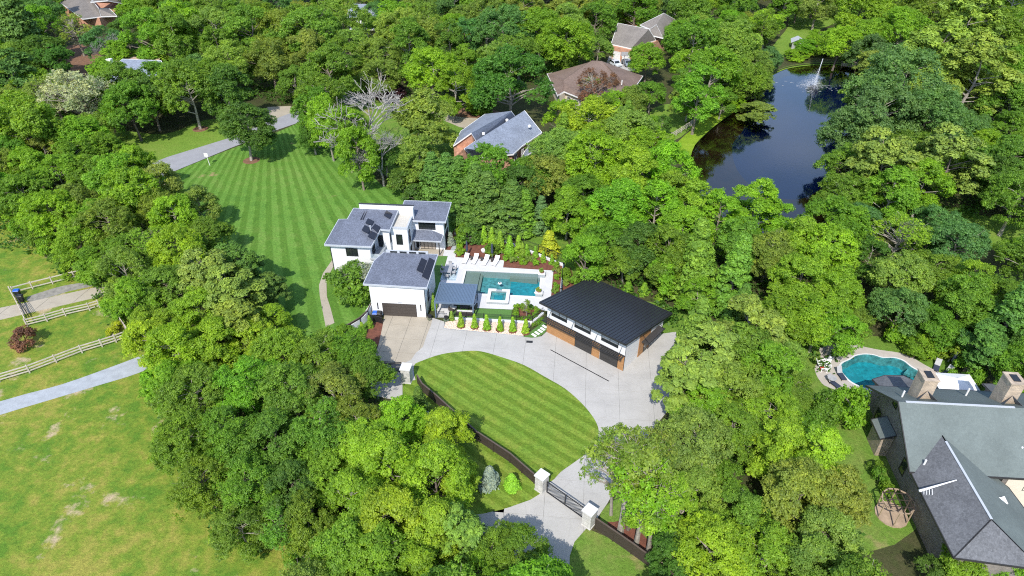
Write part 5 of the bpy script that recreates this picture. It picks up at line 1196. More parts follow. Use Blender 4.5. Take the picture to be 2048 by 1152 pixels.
def skeleton(r, zb, h, pc, nl, tr, lean=.03):
    mb = MB(); top = h*.82; rng = random.Random(int(h*100+nl)); pts = []
    for i in range(6): f = i/5; pts.append((rng.gauss(0,lean)*h*f*.6, rng.gauss(0,lean)*h*f*.6, top*f))
    rs = [tr*1.35, tr, tr*.85, tr*.62, tr*.4, tr*.12]; mb.path(pts, rs, 7)
    idx = list(range(len(pc))); rng.shuffle(idx)
    for i in idx[:nl]:
        c = pc[i]; f = min(.95, max(.2, (c[2]-.35*math.hypot(c[0],c[1])*1.2)/top)); k = f*5; a = int(min(4,k)); q = k-a
        p0 = Vector(pts[a]).lerp(Vector(pts[a+1]), q); p1 = Vector(c); m = p0.lerp(p1,.5)+Vector((rng.gauss(0,.05)*r,rng.gauss(0,.05)*r,rng.uniform(0,.10)*r))
        rr = tr*(1-f)*.45+.05; mb.path([p0,m,p1],[rr,rr*.6,rr*.25],5)
        for _ in range(2): e = p1+Vector((rng.gauss(0,.12)*r,rng.gauss(0,.12)*r,rng.uniform(.05,.2)*r)); mb.tube(m.lerp(p1,.6),e,rr*.3,.015,4,False)
    return mb
PROTO = {}
def proto(key, r, zb, h, npuff, ntuft, nleaf, pf, kind, leaf, mat, asp=1.15, nl=22, tr=.22, **kw):
    C_, N_, S_, tone, pc = crown_leaves(r, zb, h, npuff, ntuft, nleaf, pf, kind, leaf, **kw)
    cm = leaf_data('crown', C_, N_, S_, asp, tone, mat); tm = skeleton(r, zb, h, pc, nl, tr).data('trunk', M['bark'])
    PROTO.setdefault(key, []).append((cm, tm, r, h))
LF, ND = M['leaf'], M['needle']
for k in range(5): proto('broad', 5.0, 2.4+.3*k, 12.0, 112, 17, 20, .22, 'broad', .215, LF, tuft=2.0, lobes=9+2*k)
for k in range(4): proto('oak', 5.5, 2.4+.4*k, 13.0, 150, 16, 16, .17, 'broad', .205, LF, tr=.3, tuft=2.1, lobes=13+3*k)
for k in range(3): proto('tall', 3.8, 2.2+.6*k, 15.0, 110, 16, 18, .24, 'tall', .22, LF, tuft=2.0, lobes=11+2*k)
for k in range(4): proto('gum', 4.6, 1.8+.4*k, 13.0, 108, 16, 20, .22, 'oval', .245, LF, asp=1.05, tuft=2.0, lobes=11+2*k, ragged=1.6)
for k in range(2): proto('sparse', 4.6, 3.0, 12.0, 85, 11, 9, .20, 'broad', .19, LF, nl=85, tr=.24, tuft=1.7, ragged=1.8)
for k in range(2): proto('stem', 3.4, 6.6, 14.0, 64, 10, 9, .21, 'broad', .19, LF, asp=1.4, nl=60, tr=.26, tuft=1.9, lobes=10, ragged=2.0)
for k in range(3): proto('pine', 4.0, 4.0, 15.0, 100, 15, 17, .20, 'broad', .26, ND, asp=1.8, flat=.5, tr=.24, tuft=1.7, lobes=15, ragged=1.5)
for k in range(2): proto('conifer', 3.2, .5, 13.0, 190, 14, 13, .22, 'cone', .24, ND, asp=1.8, flat=.5, up=.1, droop=.5, tuft=1.6)
for k in range(2): proto('willowy', 4.4, 1.4, 12.0, 100, 17, 17, .23, 'tall', .19, LF, asp=1.9, droop=.9, tuft=2.1, lobes=14, ragged=1.6)
for k in range(3): proto('bush', 1.6, .1, 2.4, 40, 14, 13, .30, 'broad', .14, LF, nl=8, tr=.05, tuft=1.6, lobes=8)
for k in range(2): proto('cone_shrub', .8, .02, 2.4, 80, 12, 10, .30, 'cone', .11, ND, asp=1.5, nl=4, tr=.05)
for k in range(1): proto('clipped_cone', .48, .02, 2.45, 90, 20, 9, .42, 'cone', .07, ND, asp=1.4, nl=3, tr=.04, tuft=1.0)
for k in range(2): proto('low_shrub', .5, .05, .7, 18, 14, 8, .36, 'broad', .09, LF, nl=5, tr=.02, lobes=6)
def dead_tree(r, h, seed):
    rng = random.Random(seed); mb = MB()
    def grow(p, d, L_, rad, lev):
        q = p+d*L_*.5+Vector((rng.gauss(0,.06),rng.gauss(0,.06),rng.gauss(0,.03)))*L_; e = q+(d+Vector((rng.gauss(0,.22),rng.gauss(0,.22),rng.gauss(0,.1)))).normalized()*L_*.5
        rad = max(rad,.03); mb.path([p,q,e],[rad,rad*.85,max(.028,rad*.7)], 6 if lev < 2 else 3)
        if lev >= 5: return
        for k in range(4 if lev in (2,3) else 3):
            nd = (d*.7+Vector((rng.gauss(0,.55),rng.gauss(0,.55),rng.uniform(-.15,.4)))).normalized(); grow(q.lerp(e,rng.uniform(.2,1)), nd, L_*rng.uniform(.6,.85), rad*.58, lev+1)
    grow(Vector((0,0,0)), Vector((0,0,1)), h*.36, .24, 0); grow(Vector((0,0,h*.3)), Vector((.3,-.2,1)).normalized(), h*.28, .16, 1)
    return mb.data('trunk', M['bark'])
DEAD = [dead_tree(4,12,3), dead_tree(4,12,9)]

TINT = dict(Y=((.305,.465,.036),'yellow green'), F=((.218,.390,.032),'fresh green'), M=((.170,.308,.034),'mid green'), D=((.108,.228,.036),'dark green'),
            O=((.255,.365,.064),'olive green'), B=((.135,.275,.074),'blue green'), P=((.212,.325,.048),'soft olive'), S=((.42,.45,.33),'silvery grey'),
            U=((.055,.022,.030),'dark purple'), K=((.26,.13,.085),'rusty red'), L=((.40,.46,.03),'bright yellow'), W=((.25,.31,.27),'pale blue grey'), G=((.255,.435,.032),'lime green'))
WORD = dict(broad='broadleaf tree', oak='oak', tall='tall tree', gum='bushy crowned tree', sparse='thinly leaved tree', stem='bare stemmed tree', pine='pine', conifer='conifer', willowy='drooping tree', bush='bush', cone_shrub='conical shrub', clipped_cone='clipped cone', low_shrub='low shrub', dead='bare tree')
TREES = []
NAME = dict(stem='slender_tree', oak='oak_tree', pine='pine_tree', conifer='conifer_tree', tall='tall_tree', gum='sweetgum_tree', broad='broadleaf_tree', sparse='thin_tree', willowy='drooping_tree', bush='bush', cone_shrub='conical_shrub')
def tree_at(x, y, kind, tint, r, h, label=None, cat='tree', name='tree', group=None, rot=None, var=None, nocrown=False):
    ps = PROTO[kind]; cm, tm, r0, h0 = ps[var if var is not None else random.randrange(len(ps))]
    tilt = random.gauss(0,.05), random.gauss(0,.05)
    t = thing(NAME.get(kind, name) if name == 'tree' else name, label or '?', cat, (x,y,0), random.uniform(0,6.28) if rot is None else rot, group)
    c = TINT[tint][0]; j = [random.uniform(.88,1.12), random.uniform(.92,1.08), random.uniform(.85,1.15)]
    sc = (r/r0, r/r0*random.uniform(.92,1.08), h/h0)
    tr = link('trunk', tm, t); tr.scale = sc; tr.color = random.choice([(.20,.165,.13,1),(.26,.23,.19,1),(.15,.12,.10,1),(.30,.27,.23,1)])
    cr_ = link('crown', cm, t); cr_.scale = sc; cr_.color = (c[0]*j[0], c[1]*j[1], c[2]*j[2], 1)
    if kind not in ('clipped_cone','cone_shrub','low_shrub'): t.rotation_euler = (tilt[0],tilt[1],t.rotation_euler[2])
    t['_k'] = kind; t['_t'] = tint
    if label is None: TREES.append((t, x, y, kind, tint, r))
    return t
HF = dict(broad=2.15, oak=2.1, tall=3.3, gum=2.5, sparse=2.3, pine=3.0, conifer=3.6, willowy=2.5, bush=1.4, cone_shrub=2.8, stem=4.0)
ZF = dict(broad=.66, oak=.66, tall=.62, gum=.62, sparse=.64, pine=.70, conifer=.42, willowy=.58, bush=.5, cone_shrub=.45, stem=.7)
PLACED = []
CLEAR = [(1405,262),(1420,246),(1446,233),(1376,286),(1412,300),(1430,272),(1452,250),(1482,236),(1440,300),(1500,252),(1400,362),(1445,385),(1482,362),(1540,372),(1578,412),(1184,560),(1260,597),(1330,627),(1347,638),(1230,600),(1290,640),(1325,668),(820,410),(890,410),(897,440),(720,410),(690,440),(650,487),(668,520),(960,480),(1000,488),(1040,508),(1080,520),(1110,520),(1097,478),(1130,560),(1118,530),(1060,452),(1112,470),(1290,588),(1320,603),(1350,622),
 (1385,300),(1400,335),(1402,280),(1430,250),(1460,226),(1478,218),(1430,372),(1470,335),(1550,395),(1590,425),(1540,156),(1575,142),(1600,400),(1640,300),(1640,250),(1662,215),(1680,170),(1692,137),(1560,340),(1635,350),(1335,230),(1350,225),(1360,250),(1345,268),(1370,263),(1390,247),
 (925,300),(930,275),(968,236),(1000,238),(1047,230),(1077,266),(1060,277),(1068,290),(1000,265),(1040,250),(1098,152),(1140,152),(1190,127),(1240,147),(1112,185),(1240,52),(1230,85),(1260,90),(1238,112),(1326,36),(1340,48),(1310,60),
 (350,338),(400,318),(450,297),(550,250),(600,230),(580,240),(300,300),(360,292),(420,268),(340,316),(270,290),(400,375),(430,430),(465,480),(530,540),(600,580),(625,630),(700,372),(655,330),(440,350),(620,300),(20,465),(35,500),(80,530),(115,560),(0,452),(100,605),(150,595),(180,585),(200,748),(265,722),(300,790),(315,860),(350,930),(425,1030),(510,1110),(560,1130),
 (900,815),(960,865),(1000,900),(840,765),(815,745),(1050,940),(980,955),(1022,970),(870,800),(800,770),(1100,1085),(1075,1040),(1130,1110),(1310,740),(1330,720),(1260,790),(1290,800),(1340,700),(1225,1075),(1270,1108),(1300,1130),(1240,1055),(1262,1075),(1290,1095),(638,580),(643,620),(655,642),(695,640),(720,640),
 (1692,695),(1650,738),(1640,750),(1720,690),(1760,740),(1820,712),(1860,722),(1790,690),(1645,708),(1660,765),(1880,735),(1705,858),(1725,885),(1745,910),(1800,1005),(1740,835),(1765,782),(1890,1060),(1920,1095),(1985,1040),(1850,980),(1775,960),(770,700),(760,712),(745,660),(1565,100),(1600,35),(1645,45),(1570,62),(1670,128),(210,18),(190,45),(215,38),(140,95),(170,30),(1920,430),(1970,448),(2015,462),(2040,474),(735,72),(750,64),(800,205),(790,240),(800,290),(930,250),(960,228),(1040,415),(855,395),(1100,135)]
def foot(x, y, r, h, zb):
    """outline of a crown in the photograph: centre and half axes in pixels"""
    cz = (zb+h)/2; cy, sy = math.cos(YAW), math.sin(YAW); X, Y = x-CAM[0], y-CAM[1]; X, Y = X*cy+Y*sy, -X*sy+Y*cy; Z = cz-CAM[2]
    c, s_ = math.cos(PITCH), math.sin(PITCH); d = Y*c-Z*s_; v = Y*s_+Z*c; ph = math.atan2(-Z, Y)
    return 1024+FPX*X/d, 576-FPX*v/d, r*FPX/d, math.hypot(r*math.sin(ph), (h-zb)/2*math.cos(ph))*FPX/d
def blocks(x, y, r, h, zb, k=1.0):
    px, py, a, b = foot(x,y,r,h,zb)
    for q in CLEAR:
        if ((q[0]-px)/a)**2+((q[1]-py)/b)**2 < k: return q, px, py
    return None
ZB = dict(broad=.22, oak=.2, tall=.17, gum=.15, sparse=.25, pine=.27, conifer=.04, willowy=.12, bush=.04, cone_shrub=.02)
def T(px, py, d, kind='broad', tint='F', h=None, label=None, **kw):
    """crown centre and crown width in the photograph -> a tree of real size where it stands; kept off what the photo leaves open"""
    for it in range(26):
        z = 8.0
        for _ in range(4):
            r = d/2*mppx(px,py,z); hh = h or min(22, max(1.0, r*HF[kind])); z = hh*ZF[kind]
        x, y, _z = g(px,py,z); bl = None if label else blocks(x,y,r,hh,hh*ZB[kind])
        if not bl: break
        q, cx, cy = bl; dx, dy = cx-q[0], cy-q[1]; L_ = math.hypot(dx,dy)+1e-3; px += dx/L_*6; py += dy/L_*6; d *= .975
        if h: h *= .985
    else: return None
    PLACED.append((x,y,r)); return tree_at(x, y, kind, tint, r, hh, label, **kw)
def TB(px, py, h, r, kind, tint, **kw):
    """a tree whose foot shows in the photograph"""
    x, y = g2(px,py); PLACED.append((x,y,r)); return tree_at(x, y, kind, tint, r, h, **kw)
def wood(poly, spacing, pal, seed, d0=6.0, hz=8.0, r=(3.3,4.8)):
    """fill a stretch of wood: poly is its crown outline in the photograph"""
    rng = random.Random(seed); pl = [g2(a,b,hz) for a,b in poly]; xs = [p[0] for p in pl]; ys = [p[1] for p in pl]; tries = 0
    while tries < 2600:
        tries += 1; x, y = rng.uniform(min(xs),max(xs)), rng.uniform(min(ys),max(ys))
        if not inside(pl,x,y): continue
        rr = rng.uniform(*r)
        if any((x-a)**2+(y-b)**2 < (spacing*(rr+c)*.78)**2 for a,b,c in PLACED): continue
        kind, tint = rng.choice(pal); rk = rr*(.8 if kind in ('tall','conifer','pine') else 1.0); hh = min(19,rk*HF[kind]*rng.uniform(.88,1.15))
        if blocks(x,y,rk,hh,hh*ZB[kind],1.05): continue
        PLACED.append((x,y,rr)); tree_at(x,y,kind,tint,rk,hh)

# --- individual trees read off the photograph
TB(503,321,11.0,4.9,'gum','D'); TB(401,258,14.5,5.8,'broad','M'); TB(470,252,12.5,5.2,'gum','D'); TB(283,282,12.0,5.4,'broad','M'); TB(320,262,11,4.5,'broad','D')
T(245,170,110,'broad','M'); T(318,160,95,'broad','M'); T(215,140,70,'broad','F'); T(110,115,70,'broad','D'); T(150,185,125,'sparse','S'); T(105,190,90,'sparse','O'); T(180,215,80,'sparse','S')
T(845,235,115,'willowy','O'); T(845,310,90,'willowy','O'); T(1032,150,150,'broad','D'); T(860,140,110,'broad','G'); T(660,140,120,'broad','M'); TB(668,322,13.5,3.8,'gum','G'); TB(728,380,11.5,3.6,'gum','F'); TB(705,345,13,3.8,'gum','F'); TB(640,295,12,4,'oak','M'); TB(655,270,13,4.5,'oak','M'); TB(775,352,7,3.2,'oak','D')
T(640,230,80,'oak','M'); T(625,270,60,'oak','D'); T(905,170,70,'tall','F'); T(930,130,60,'tall','F'); T(780,180,50,'bush','U',4.0,name='tree'); T(795,195,40,'bush','U',3.2); T(765,165,36,'bush','U',3.4)
T(1190,172,75,'sparse','K'); T(1178,170,45,'sparse','O'); T(1215,165,50,'sparse','K')
# conifers behind the white house
TB(943,452,11.0,4.0,'conifer','D'); TB(980,460,10.5,4.0,'conifer','D'); TB(1014,466,9.5,3.8,'conifer','D'); TB(1042,464,7.5,3.0,'conifer','M'); TB(905,402,9.0,3.8,'conifer','D'); TB(872,398,9.0,3.4,'conifer','D'); TB(950,430,9.5,4.0,'conifer','M'); TB(925,425,10,3.8,'conifer','D'); TB(990,412,11.0,4.6,'broad','M'); TB(1036,425,8.5,3.6,'broad','D'); TB(1066,405,8.5,3.6,'broad','M')
T(805,365,70,'bush','D',4.2,name='tree'); T(835,390,50,'bush','D',3.0)
T(1075,445,58,'conifer','B',6.5)
# bank wood between the pool garden and the pond
for a in ((1135,235,90,'broad','G'),(1180,240,110,'broad','Y'),(1250,260,110,'broad','O'),(1215,215,60,'oak','M'),(1290,300,110,'broad','G'),(1120,300,110,'broad','O'),(1190,320,120,'gum','G'),(1260,350,120,'gum','G'),(1340,340,110,'gum','G'),(1090,350,100,'broad','O'),(1160,385,95,'broad','M'),(1230,420,120,'gum','F'),(1310,420,110,'gum','G'),(1390,390,100,'tall','G'),(1440,420,90,'tall','G'),(1510,410,95,'tall','G'),(1555,440,70,'tall','G'),(1370,460,100,'gum','G'),(1215,485,95,'broad','M'),(1280,490,110,'broad','D'),(1340,510,110,'gum','M'),(1180,450,80,'gum','F'),(1250,520,80,'broad','M'),(1330,545,75,'gum','F'),(1400,540,110,'conifer','M'),(1470,480,100,'gum','M'),(1400,590,75,'willowy','F'),(1460,560,100,'conifer','M'),(1540,500,110,'broad','P'),(1600,480,100,'gum','G'),(1660,500,110,'gum','G'),(1600,560,110,'gum','F'),(1680,580,100,'gum','F'),(1640,640,120,'broad','F'),(1560,640,110,'broad','F'),(1500,640,110,'pine','P'),(1470,640,80,'conifer','D'),(1710,640,70,'broad','M')):
    T(*a)
T(1302,185,60,'broad','M'); T(1262,195,62,'broad','O'); T(1225,205,60,'broad','G'); T(1330,235,40,'broad','D'); T(1295,115,70,'broad','F'); T(1195,95,50,'broad','O')
for a in ((1390,80,110,'broad','M'),(1420,140,120,'broad','F'),(1480,150,90,'oak','M'),(1400,190,90,'tall','F'),(1470,80,100,'broad','O'),(1530,160,60,'oak','O'),(1445,205,60,'broad','M'),(1500,90,60,'oak','M'),(1540,50,70,'broad','Y')): T(*a)
T(1510,220,75,'willowy','O',4.0); T(1470,215,50,'willowy','G',4.0)
# right of the pond
for a in ((1800,170,190,'oak','B'),(1760,230,160,'oak','B'),(1700,260,110,'oak','B'),(1860,240,150,'oak','B'),(1700,330,110,'oak','M'),(1770,310,120,'pine','P'),(1690,390,110,'oak','M'),(1900,310,120,'pine','P'),(1960,290,90,'broad','F'),(1780,390,110,'gum','F'),(1850,370,100,'gum','F'),(1720,440,90,'oak','B'),(1800,470,110,'sparse','G'),(1870,450,100,'oak','B'),(1790,550,110,'gum','O'),(1740,520,70,'tall','D'),(1800,620,110,'broad','B'),(1870,540,100,'broad','M'),(1945,560,80,'tall','F'),(1930,600,110,'gum','M'),(2010,585,100,'broad','M'),(2010,640,110,'conifer','D'),(1880,650,90,'broad','M'),(1960,680,90,'pine','D'),(2030,200,120,'broad','M'),(2020,320,120,'broad','M'),(2005,350,100,'broad','D'),(1950,130,130,'pine','P'),(1880,100,120,'pine','P'),(1730,70,90,'broad','F'),(1680,85,80,'broad','Y'),(1635,75,40,'broad','F'),(2030,690,80,'broad','D'),(1830,700,50,'broad','F'),(2040,480,60,'broad','F')): T(*a)
# lower right
TB(1650,714,7.0,3.0,'broad','F'); T(1575,710,80,'broad','O')
for a in ((1380,740,120,'pine','P'),(1420,700,110,'pine','O'),(1480,700,120,'willowy','P'),(1540,740,120,'willowy','F'),(1460,780,130,'broad','O'),(1410,800,120,'broad','F'),(1530,820,120,'broad','F'),(1590,780,80,'broad','M'),(1470,850,120,'broad','M'),(1390,880,150,'oak','O'),(1370,970,130,'oak','O'),(1365,1010,105,'willowy','F'),(1450,970,100,'broad','M'),(1550,900,130,'gum','Y'),(1630,920,140,'gum','Y'),(1590,1000,150,'gum','O'),(1680,1000,130,'gum','O'),(1660,1080,130,'gum','O'),(1500,1040,130,'oak','P'),(1430,1090,150,'broad','Y'),(1530,1110,150,'broad','F'),(1620,1130,130,'gum','P'),(1350,1110,100,'broad','D'),(1930,1130,90,'broad','F'),(2020,1110,90,'broad','F'),(1860,1140,60,'broad','D')): T(*a)
TB(1240,1066,14.5,3.5,'stem','P'); TB(1272,1090,13.0,2.8,'stem','F'); TB(1296,1106,12.0,2.8,'stem','F'); TB(1256,1058,13.5,2.6,'stem','P'); TB(1222,1030,13.0,2.6,'sparse','P')
# round bushes by the neighbour's pool
T(1645,815,66,'bush','M',4.2); T(1703,815,78,'bush','F',4.8); T(1752,935,30,'bush','M',1.8); T(1760,953,32,'bush','M',2.0); T(1772,970,30,'bush','F',1.6); T(1620,840,50,'bush','M',2.6)
for a in ((1845,690,60),(1905,705,60),(1790,672,50),(1935,745,60)): T(*a,'bush','F',3.0)
# left woods
for a in ((35,60,110,'conifer','D'),(85,100,80,'broad','D'),(20,135,80,'pine','D'),(70,165,70,'broad','F'),(50,250,130,'gum','F'),(15,310,90,'broad','M'),(90,300,80,'oak','O'),(160,270,95,'broad','F'),(120,345,95,'broad','F'),(45,385,100,'broad','M'),(100,420,105,'broad','F'),(210,295,75,'broad','M'),(180,345,90,'oak','M'),(150,405,95,'oak','P'),(235,340,80,'broad','F'),(275,330,90,'gum','G'),(265,390,110,'gum','F'),(325,355,85,'gum','O'),(310,415,95,'oak','P'),(215,445,115,'oak','P'),(150,475,95,'oak','F'),(185,525,80,'broad','F'),(245,505,90,'broad','M'),(300,485,95,'sparse','F'),(350,430,85,'gum','G'),(395,405,75,'gum','O'),(355,500,105,'gum','G'),(420,455,85,'broad','M'),(405,545,105,'pine','P'),(330,570,100,'broad','P'),(262,592,100,'broad','F'),(460,495,80,'pine','D'),(500,535,85,'pine','D'),(460,580,105,'pine','P'),(535,575,65,'pine','D'),(400,625,100,'gum','G'),(310,645,95,'broad','F'),(475,645,95,'pine','P'),(550,640,70,'gum','G')): T(*a)
# lower left wood
for a in ((285,690,100,'gum','Y'),(355,705,115,'gum','G'),(430,695,110,'gum','G'),(500,680,90,'gum','Y'),(565,700,110,'broad','F'),(640,705,110,'oak','P'),(705,700,95,'broad','M'),(320,775,120,'broad','F'),(400,785,135,'oak','M'),(490,765,130,'oak','F'),(585,780,135,'oak','P'),(665,775,125,'oak','P'),(730,745,90,'broad','M'),(330,860,110,'broad','F'),(375,880,135,'oak','M'),(455,870,140,'oak','M'),(550,870,140,'oak','M'),(640,860,130,'broad','M'),(710,840,115,'oak','P'),(410,965,120,'oak','M'),(495,960,140,'oak','M'),(580,965,125,'broad','D'),(650,945,115,'broad','F'),(480,1060,110,'oak','M'),(560,1050,110,'sparse','M'),(620,1035,120,'broad','M'),(735,890,115,'gum','Y'),(800,840,105,'gum','G'),(885,875,115,'gum','Y'),(785,935,150,'gum','Y'),(865,955,145,'gum','Y'),(915,940,80,'gum','Y'),(705,1000,125,'gum','F'),(785,1035,145,'gum','Y'),(865,1055,130,'gum','Y'),(680,1095,135,'gum','F'),(765,1115,140,'gum','F'),(850,1140,120,'gum','F'),(925,1065,105,'pine','P'),(985,1095,110,'oak','M'),(1045,1100,115,'oak','M'),(960,1145,110,'oak','F'),(1065,1150,95,'oak','M'),(840,790,60,'conifer','D')): T(*a)
# far woods along the top
for a in ((300,60,110,'broad','F'),(360,50,110,'broad','F'),(430,60,110,'oak','O'),(500,60,120,'oak','P'),(560,60,110,'oak','P'),(620,60,120,'oak','P'),(690,40,110,'oak','P'),(460,120,100,'oak','O'),(540,120,100,'oak','P'),(590,160,70,'broad','M'),(750,110,90,'oak','O'),(800,60,110,'oak','O'),(860,70,90,'oak','O'),(930,70,80,'broad','B'),(1010,55,110,'oak','B'),(1080,60,100,'broad','F'),(1130,80,110,'broad','F'),(1200,40,90,'oak','M'),(1110,130,70,'broad','M'),(960,190,60,'conifer','M'),(250,60,60,'broad','D'),(205,80,70,'broad','B'),(235,105,60,'broad','F'),(150,60,70,'sparse','O'),(290,110,30,'cone_shrub','Y'),(310,112,30,'cone_shrub','Y'),(325,112,26,'cone_shrub','Y'),(760,150,80,'oak','O'),(700,90,80,'oak','O'),(1150,20,90,'oak','O'),(1270,20,90,'oak','M'),(1360,20,100,'broad','M'),(1600,-5,70,'broad','M'),(1720,10,110,'broad','F'),(1800,60,110,'broad','F'),(1850,20,110,'oak','M'),(1940,40,110,'pine','P'),(2030,60,110,'broad','M'),(2040,130,90,'broad','F')): T(*a)
# fill the rest of each wood
MIXG = [('broad','F'),('broad','M'),('oak','O'),('oak','M'),('gum','F'),('oak','P')]; FAR = [('oak','O'),('oak','P'),('broad','M'),('broad','F'),('tall','M'),('oak','B')]
wood([(-60,150),(120,140),(240,230),(300,300),(400,360),(480,450),(560,560),(620,650),(330,660),(200,560),(100,490),(-60,420)], .92, MIXG, 1)
wood([(270,650),(640,660),(760,700),(790,780),(900,860),(950,950),(1000,1080),(1110,1150),(1100,1230),(640,1230),(560,1100),(420,1040),(330,900),(270,760)], .92, MIXG, 2)
wood([(1060,200),(1300,220),(1370,330),(1560,400),(1700,480),(1720,640),(1560,760),(1480,680),(1360,590),(1200,590),(1130,480),(1060,380)], .92, [('gum','G'),('gum','F'),('broad','M'),('broad','F'),('conifer','M')], 3)
wood([(1760,60),(2140,40),(2160,720),(1900,700),(1740,620),(1640,470),(1680,260)], .95, [('oak','B'),('broad','M'),('gum','F'),('oak','M'),('pine','P')], 4, r=(3.6,5.5))
wood([(1370,690),(1570,740),(1600,850),(1700,950),(1740,1100),(1760,1240),(1360,1240),(1320,1050),(1360,880)], .92, MIXG, 5)
wood([(240,-70),(2150,-70),(2150,30),(1700,20),(1560,0),(1360,60),(1220,30),(1060,130),(900,110),(760,100),(640,150),(450,160),(280,80)], .95, FAR, 6, r=(4.2,6.2))
wood([(-100,-60),(100,-60),(80,150),(-100,160)], .95, FAR, 7, r=(4,6)); wood([(1350,30),(1560,20),(1540,160),(1480,230),(1380,230)], .95, FAR, 8)
for px, py, dd in ((12,432,40),(40,452,44),(68,470,44),(96,492,46),(122,516,46),(146,538,46),(200,560,44),(228,600,46),(250,626,40),(330,700,60),(318,745,60),(322,810,60),(352,905,60),(400,985,60),(455,1060,60),(505,1085,55),(600,1110,55)):
    T(px,py,dd,'bush',random.choice('FMP'),None)
T(1612,90,42,'broad','F',4.5); T(1655,85,50,'broad','M',5)
print('trees', len(TREES))
# bare trees
for (px, py, h, k, lab) in ((738,338,15,0,'large bare grey tree with pale crooked branches beside the striped lawn'),(768,372,9,1,'smaller bare grey tree below the large bare one at the lawn corner'),(240,140,8,1,'bare grey tree among foliage near the top left house')):
    c = g(px, py); t = thing('dead_tree', lab, 'tree', (c[0],c[1],0), 1.0+k); o = link('trunk', DEAD[k], t); o.scale = (h/10,)*3; o.color = (.25,.235,.22,1)
# garden plants with labels of their own
tree_at(*g2(57,690), 'bush', 'K', 1.5, 2.6, 'dark red leaved shrub on the bright meadow below the rail fence', 'shrub', 'red_shrub').children[1].color = (.10,.028,.022,1)
T(700,562,100,'bush','M',4.6,label='large crape myrtle bush with silvery tips in front of the white house',name='flowering_bush',cat='bush')
T(712,548,80,'sparse','S',4.9,label='silvery seed heads of the crape myrtle rising before the white wall',name='flowering_bush',cat='bush')
tree_at(*g2(980,970), 'cone_shrub', 'W', 1.15, 2.6, 'pale blue spruce on the grass outside the slatted fence', 'spruce', 'blue_spruce', var=0)
tree_at(*g2(857,862), 'cone_shrub', 'W', 1.1, 2.8, 'blue spruce in the shade between the trees and the slatted fence', 'spruce', 'blue_spruce', var=1)
tree_at(*g2(1023,975), 'cone_shrub', 'G', .95, 1.9, 'lime green conical shrub beside the pale blue spruce', 'shrub', 'conical_shrub', var=1)
tree_at(*g2(1097,508), 'cone_shrub', 'L', 1.7, 3.9, 'bright yellow cypress behind the pool garden fence', 'cypress', 'yellow_cypress', var=0)
CONE = ('farthest left, nearest the pergola path','second from the left','third from the left, slightly browned','fourth from the left','fifth from the left','farthest right, nearest the stepping stones')
for i, (x, y) in enumerate(((1.08,-13.15),(2.94,-13.22),(4.6,-13.44),(6.38,-13.51),(8.08,-13.59),(9.8,-13.73))):
    t = tree_at(x, y, 'clipped_cone', 'G', .48+.03*(i%3), 2.5-.12*(i%2), 'clipped cone evergreen in the pebble bed, '+CONE[i], 'evergreen', 'cone_evergreen', 'clipped cones along the pebble bed')
    t.children[1].color = ((.125,.18,.015,1),(.125,.14,.018,1),(.14,.13,.02,1),(.09,.165,.015,1),(.10,.19,.015,1),(.095,.18,.015,1))[i]
    MB().lathe([(.62,0),(.58,.10),(.3,.13)], 14, (0,0,.045)).build('mulch_ring', M['mulch'], t)
# yellow green arborvitae row behind the loungers
z2 = lambda X, Y: (860+X*.1371, 440+Y*.1371)
AV = [((790,325),2.9),((905,350),2.9),((1025,420),3.0),((1160,500),3.2),((1290,480),3.0),((1350,540),2.4),((1410,540),2.2),((1535,545),1.9),((1650,610),1.9),((1775,645),1.7)]
ordn = ('first','second','third','fourth','fifth','sixth','seventh','eighth','ninth','tenth','eleventh','twelfth','thirteenth','fourteenth','fifteenth','sixteenth','seventeenth','eighteenth','nineteenth','twentieth')
for i, (q, h) in enumerate(AV):
    tree_at(*g2(*z2(*q)), 'cone_shrub', 'G' if i < 5 else 'F', h*.27, h, ordn[i]+' upright evergreen from the left in the row along the back of the pool garden', 'evergreen', 'upright_evergreen', 'evergreens behind the pool garden')
bs = [((555,330),1.7,'M'),((640,290),1.6,'D'),((500,260),1.3,'F'),((930,500),.95,'M'),((870,470),.8,'M')]
for i, (q, r, tn) in enumerate(bs): tree_at(*g2(*z2(*q)), 'bush', tn, r, r*1.7, ('leafy dark bush behind the left closed parasol','darker bush beside the leafy one behind the left parasol','light bush next to the slate walk','rounded bush behind the right closed parasol','smaller rounded bush beside the right closed parasol')[i], 'bush', 'garden_bush')
sm = [(1045,500),(1200,560),(1215,620),(1365,640),(1350,580),(1500,600),(1545,650),(1280,580),(1420,600),(1110,590),(1850,690),(1840,770),(1840,870),(1830,990),(1815,1060),(1960,780),(1985,870),(1990,950),(430,420),(450,370),(420,480),(400,520),(480,500)]
for i, q in enumerate(sm):
    r = .42+.12*(i%4)/3; tree_at(*g2(*z2(*q)), 'low_shrub', ('G','F','O')[i%3], r, .8, None, name='low_shrub', cat='shrub')
for i, (x, y) in enumerate(((8.3,-8.5),(8.9,-8.4),(9.5,-8.4),(10.2,-8.5),(10.9,-8.9),(8.2,-9.3),(8.2,-10.2),(8.5,-11.0),(9.3,-11.1),(10.2,-11.0),(10.9,-10.2),(11.2,-9.4))):
    tree_at(x, y, 'low_shrub', ('F','M')[i%2], .42, .6, None, name='low_shrub', cat='shrub')
for i, q in enumerate(((1595,825),(1632,795),(1668,770),(1700,745))):
    c = g2(850+q[0]*.1371, 540+q[1]*.1371); tree_at(c[0], c[1], 'low_shrub', 'M', .3, .55, ordn[i]+' clipped ball shrub from the left on the white kerb by the stepping stones', 'shrub', 'ball_shrub', 'ball shrubs by the steps')
